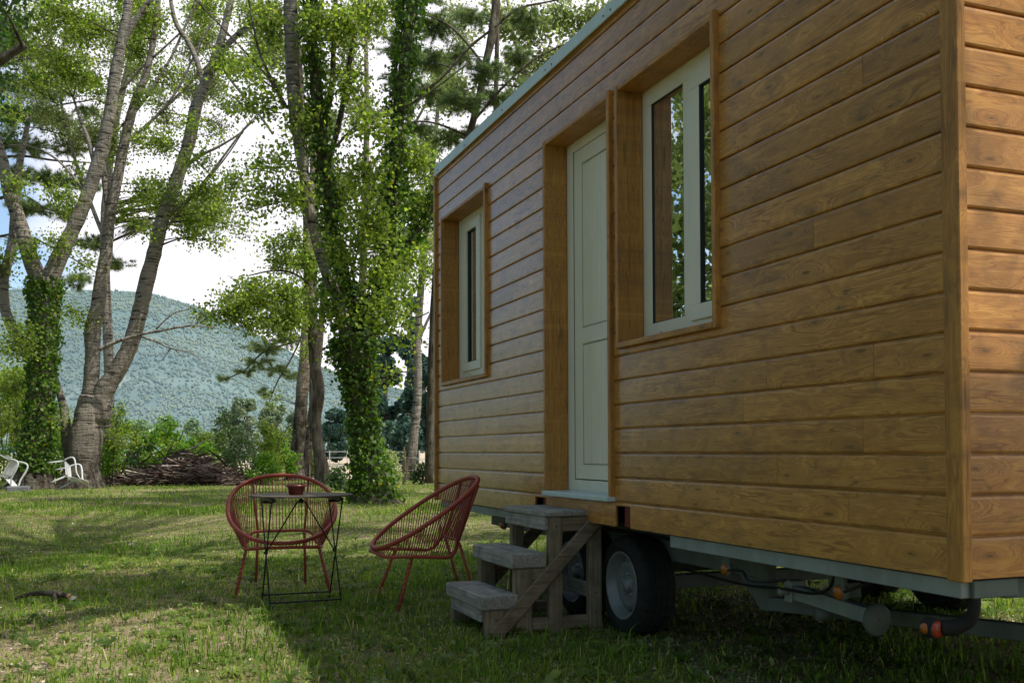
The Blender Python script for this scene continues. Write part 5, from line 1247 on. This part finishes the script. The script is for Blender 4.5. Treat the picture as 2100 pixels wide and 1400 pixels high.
parts = [blades(98000, 3.6, 9, .022, .095, .0058, .0, 'g'), blades(92000, 7, 18, .02, .075, .007, .5, 'g'), blades(90000, 15, 34, .03, .12, .014, .4, 'g'),
         blades(3600, 3.8, 10, .10, .24, .006, .0, 'g', 1.0, .1), blades(5000, 9, 30, .10, .22, .012, .5, 'g', .8, .0)]
V = np.concatenate([p[0] for p in parts]); r = np.concatenate([p[1] for p in parts])
o = np_mesh('grass', V, None, r, M['grass']); tag(o, 'patchy lawn grass with straw coloured dry patches', 'grass', kind='stuff')
def flat_leaves(n, D0, D1, size, lift, tilt, pw=.2, aspect=.7):
    x, y, D = sample(n, D0, D1, pw=pw); C = np.stack([x, y, lift*rng.random(n)+.004], 1)
    d = rng.normal(size=(n, 3)); d[:, 2] *= tilt; d /= np.linalg.norm(d, axis=1, keepdims=True); up = rng.normal(size=(n, 3))*tilt; up[:, 2] += 1
    s = np.cross(d, up); s /= np.linalg.norm(s, axis=1, keepdims=True); sz = size*(.5+rng.random(n))[:, None]
    return np.stack([C-d*sz*.5, C+s*sz*aspect*.5, C+d*sz*.5, C-s*sz*aspect*.5], 1), g_noise(x, y)
M['weed'] = leaf_mat('weed_leaf', [(0, (.06, .11, .02)), (.6, (.13, .20, .04)), (1, (.24, .30, .07))], (1.9, 2.1, 1.2), .35)
V, g_ = flat_leaves(26000, 3.6, 16, .015, .03, .6)
V2, g2 = flat_leaves(500, 3.8, 9, .04, .05, .6); V = np.concatenate([V, V2]); 
o = np_mesh('ground_weeds', V, None, np.clip(rng.random(len(V)), 0, 1), M['weed']); tag(o, 'small broad leaved weeds growing through the lawn', 'weeds', kind='stuff')
V, g_ = flat_leaves(58000, 3.6, 18, .022, .012, .18, aspect=.5); k = (g_ < .25) | (rng.random(len(g_)) < .3); V = V[k]
t = NT('leaf_litter', .9, .15); t.col(t.ramp(t.attr(), [(0, (.07, .045, .025)), (.45, (.22, .155, .09)), (.85, (.42, .33, .24)), (1, (.68, .60, .52))])); M['litter'] = t.m
o = np_mesh('leaf_litter', V, None, rng.random(len(V)), M['litter']); tag(o, 'dry leaf litter lying between the grass', 'leaf litter', kind='stuff')
# little rosettes of clover and dandelion in the near lawn
x, y, D = sample(1500, 3.7, 11, pw=.2); VV = []; rr_ = []
for i in range(len(x)):
    k = random.randint(5, 9); R_ = random.uniform(.025, .07); hz = random.uniform(.01, .05); s0 = random.random()
    for j in range(k):
        a = 2*pi*j/k+random.uniform(-.3, .3); L = R_*random.uniform(.7, 1.15); w_ = L*random.uniform(.16, .30); ca, sa = cos(a), sin(a)
        b0 = (x[i], y[i], .004); m = (x[i]+ca*L*.62, y[i]+sa*L*.62, hz); t1 = (x[i]+ca*L, y[i]+sa*L, hz*random.uniform(.3, 1.1))
        VV.append((b0, (m[0]-sa*w_, m[1]+ca*w_, m[2]), t1, (m[0]+sa*w_, m[1]-ca*w_, m[2]-.004))); rr_.append(min(1, max(0, s0+random.uniform(-.15, .15))))
o = np_mesh('ground_rosettes', np.array(VV), None, np.array(rr_), M['weed']); tag(o, 'clover and dandelion rosettes in the near lawn', 'weeds', kind='stuff')


sc.view_settings.view_transform = 'Standard'; sc.view_settings.look = 'None'; sc.view_settings.exposure = 0; sc.view_settings.gamma = 1
sc.render.engine = 'CYCLES'
sc.cycles.max_bounces = 7; sc.cycles.diffuse_bounces = 3; sc.cycles.glossy_bounces = 3; sc.cycles.transmission_bounces = 4
sc.cycles.caustics_reflective = False; sc.cycles.caustics_refractive = False
sc.cycles.use_denoising = True
sc.cycles.sample_clamp_indirect = 6
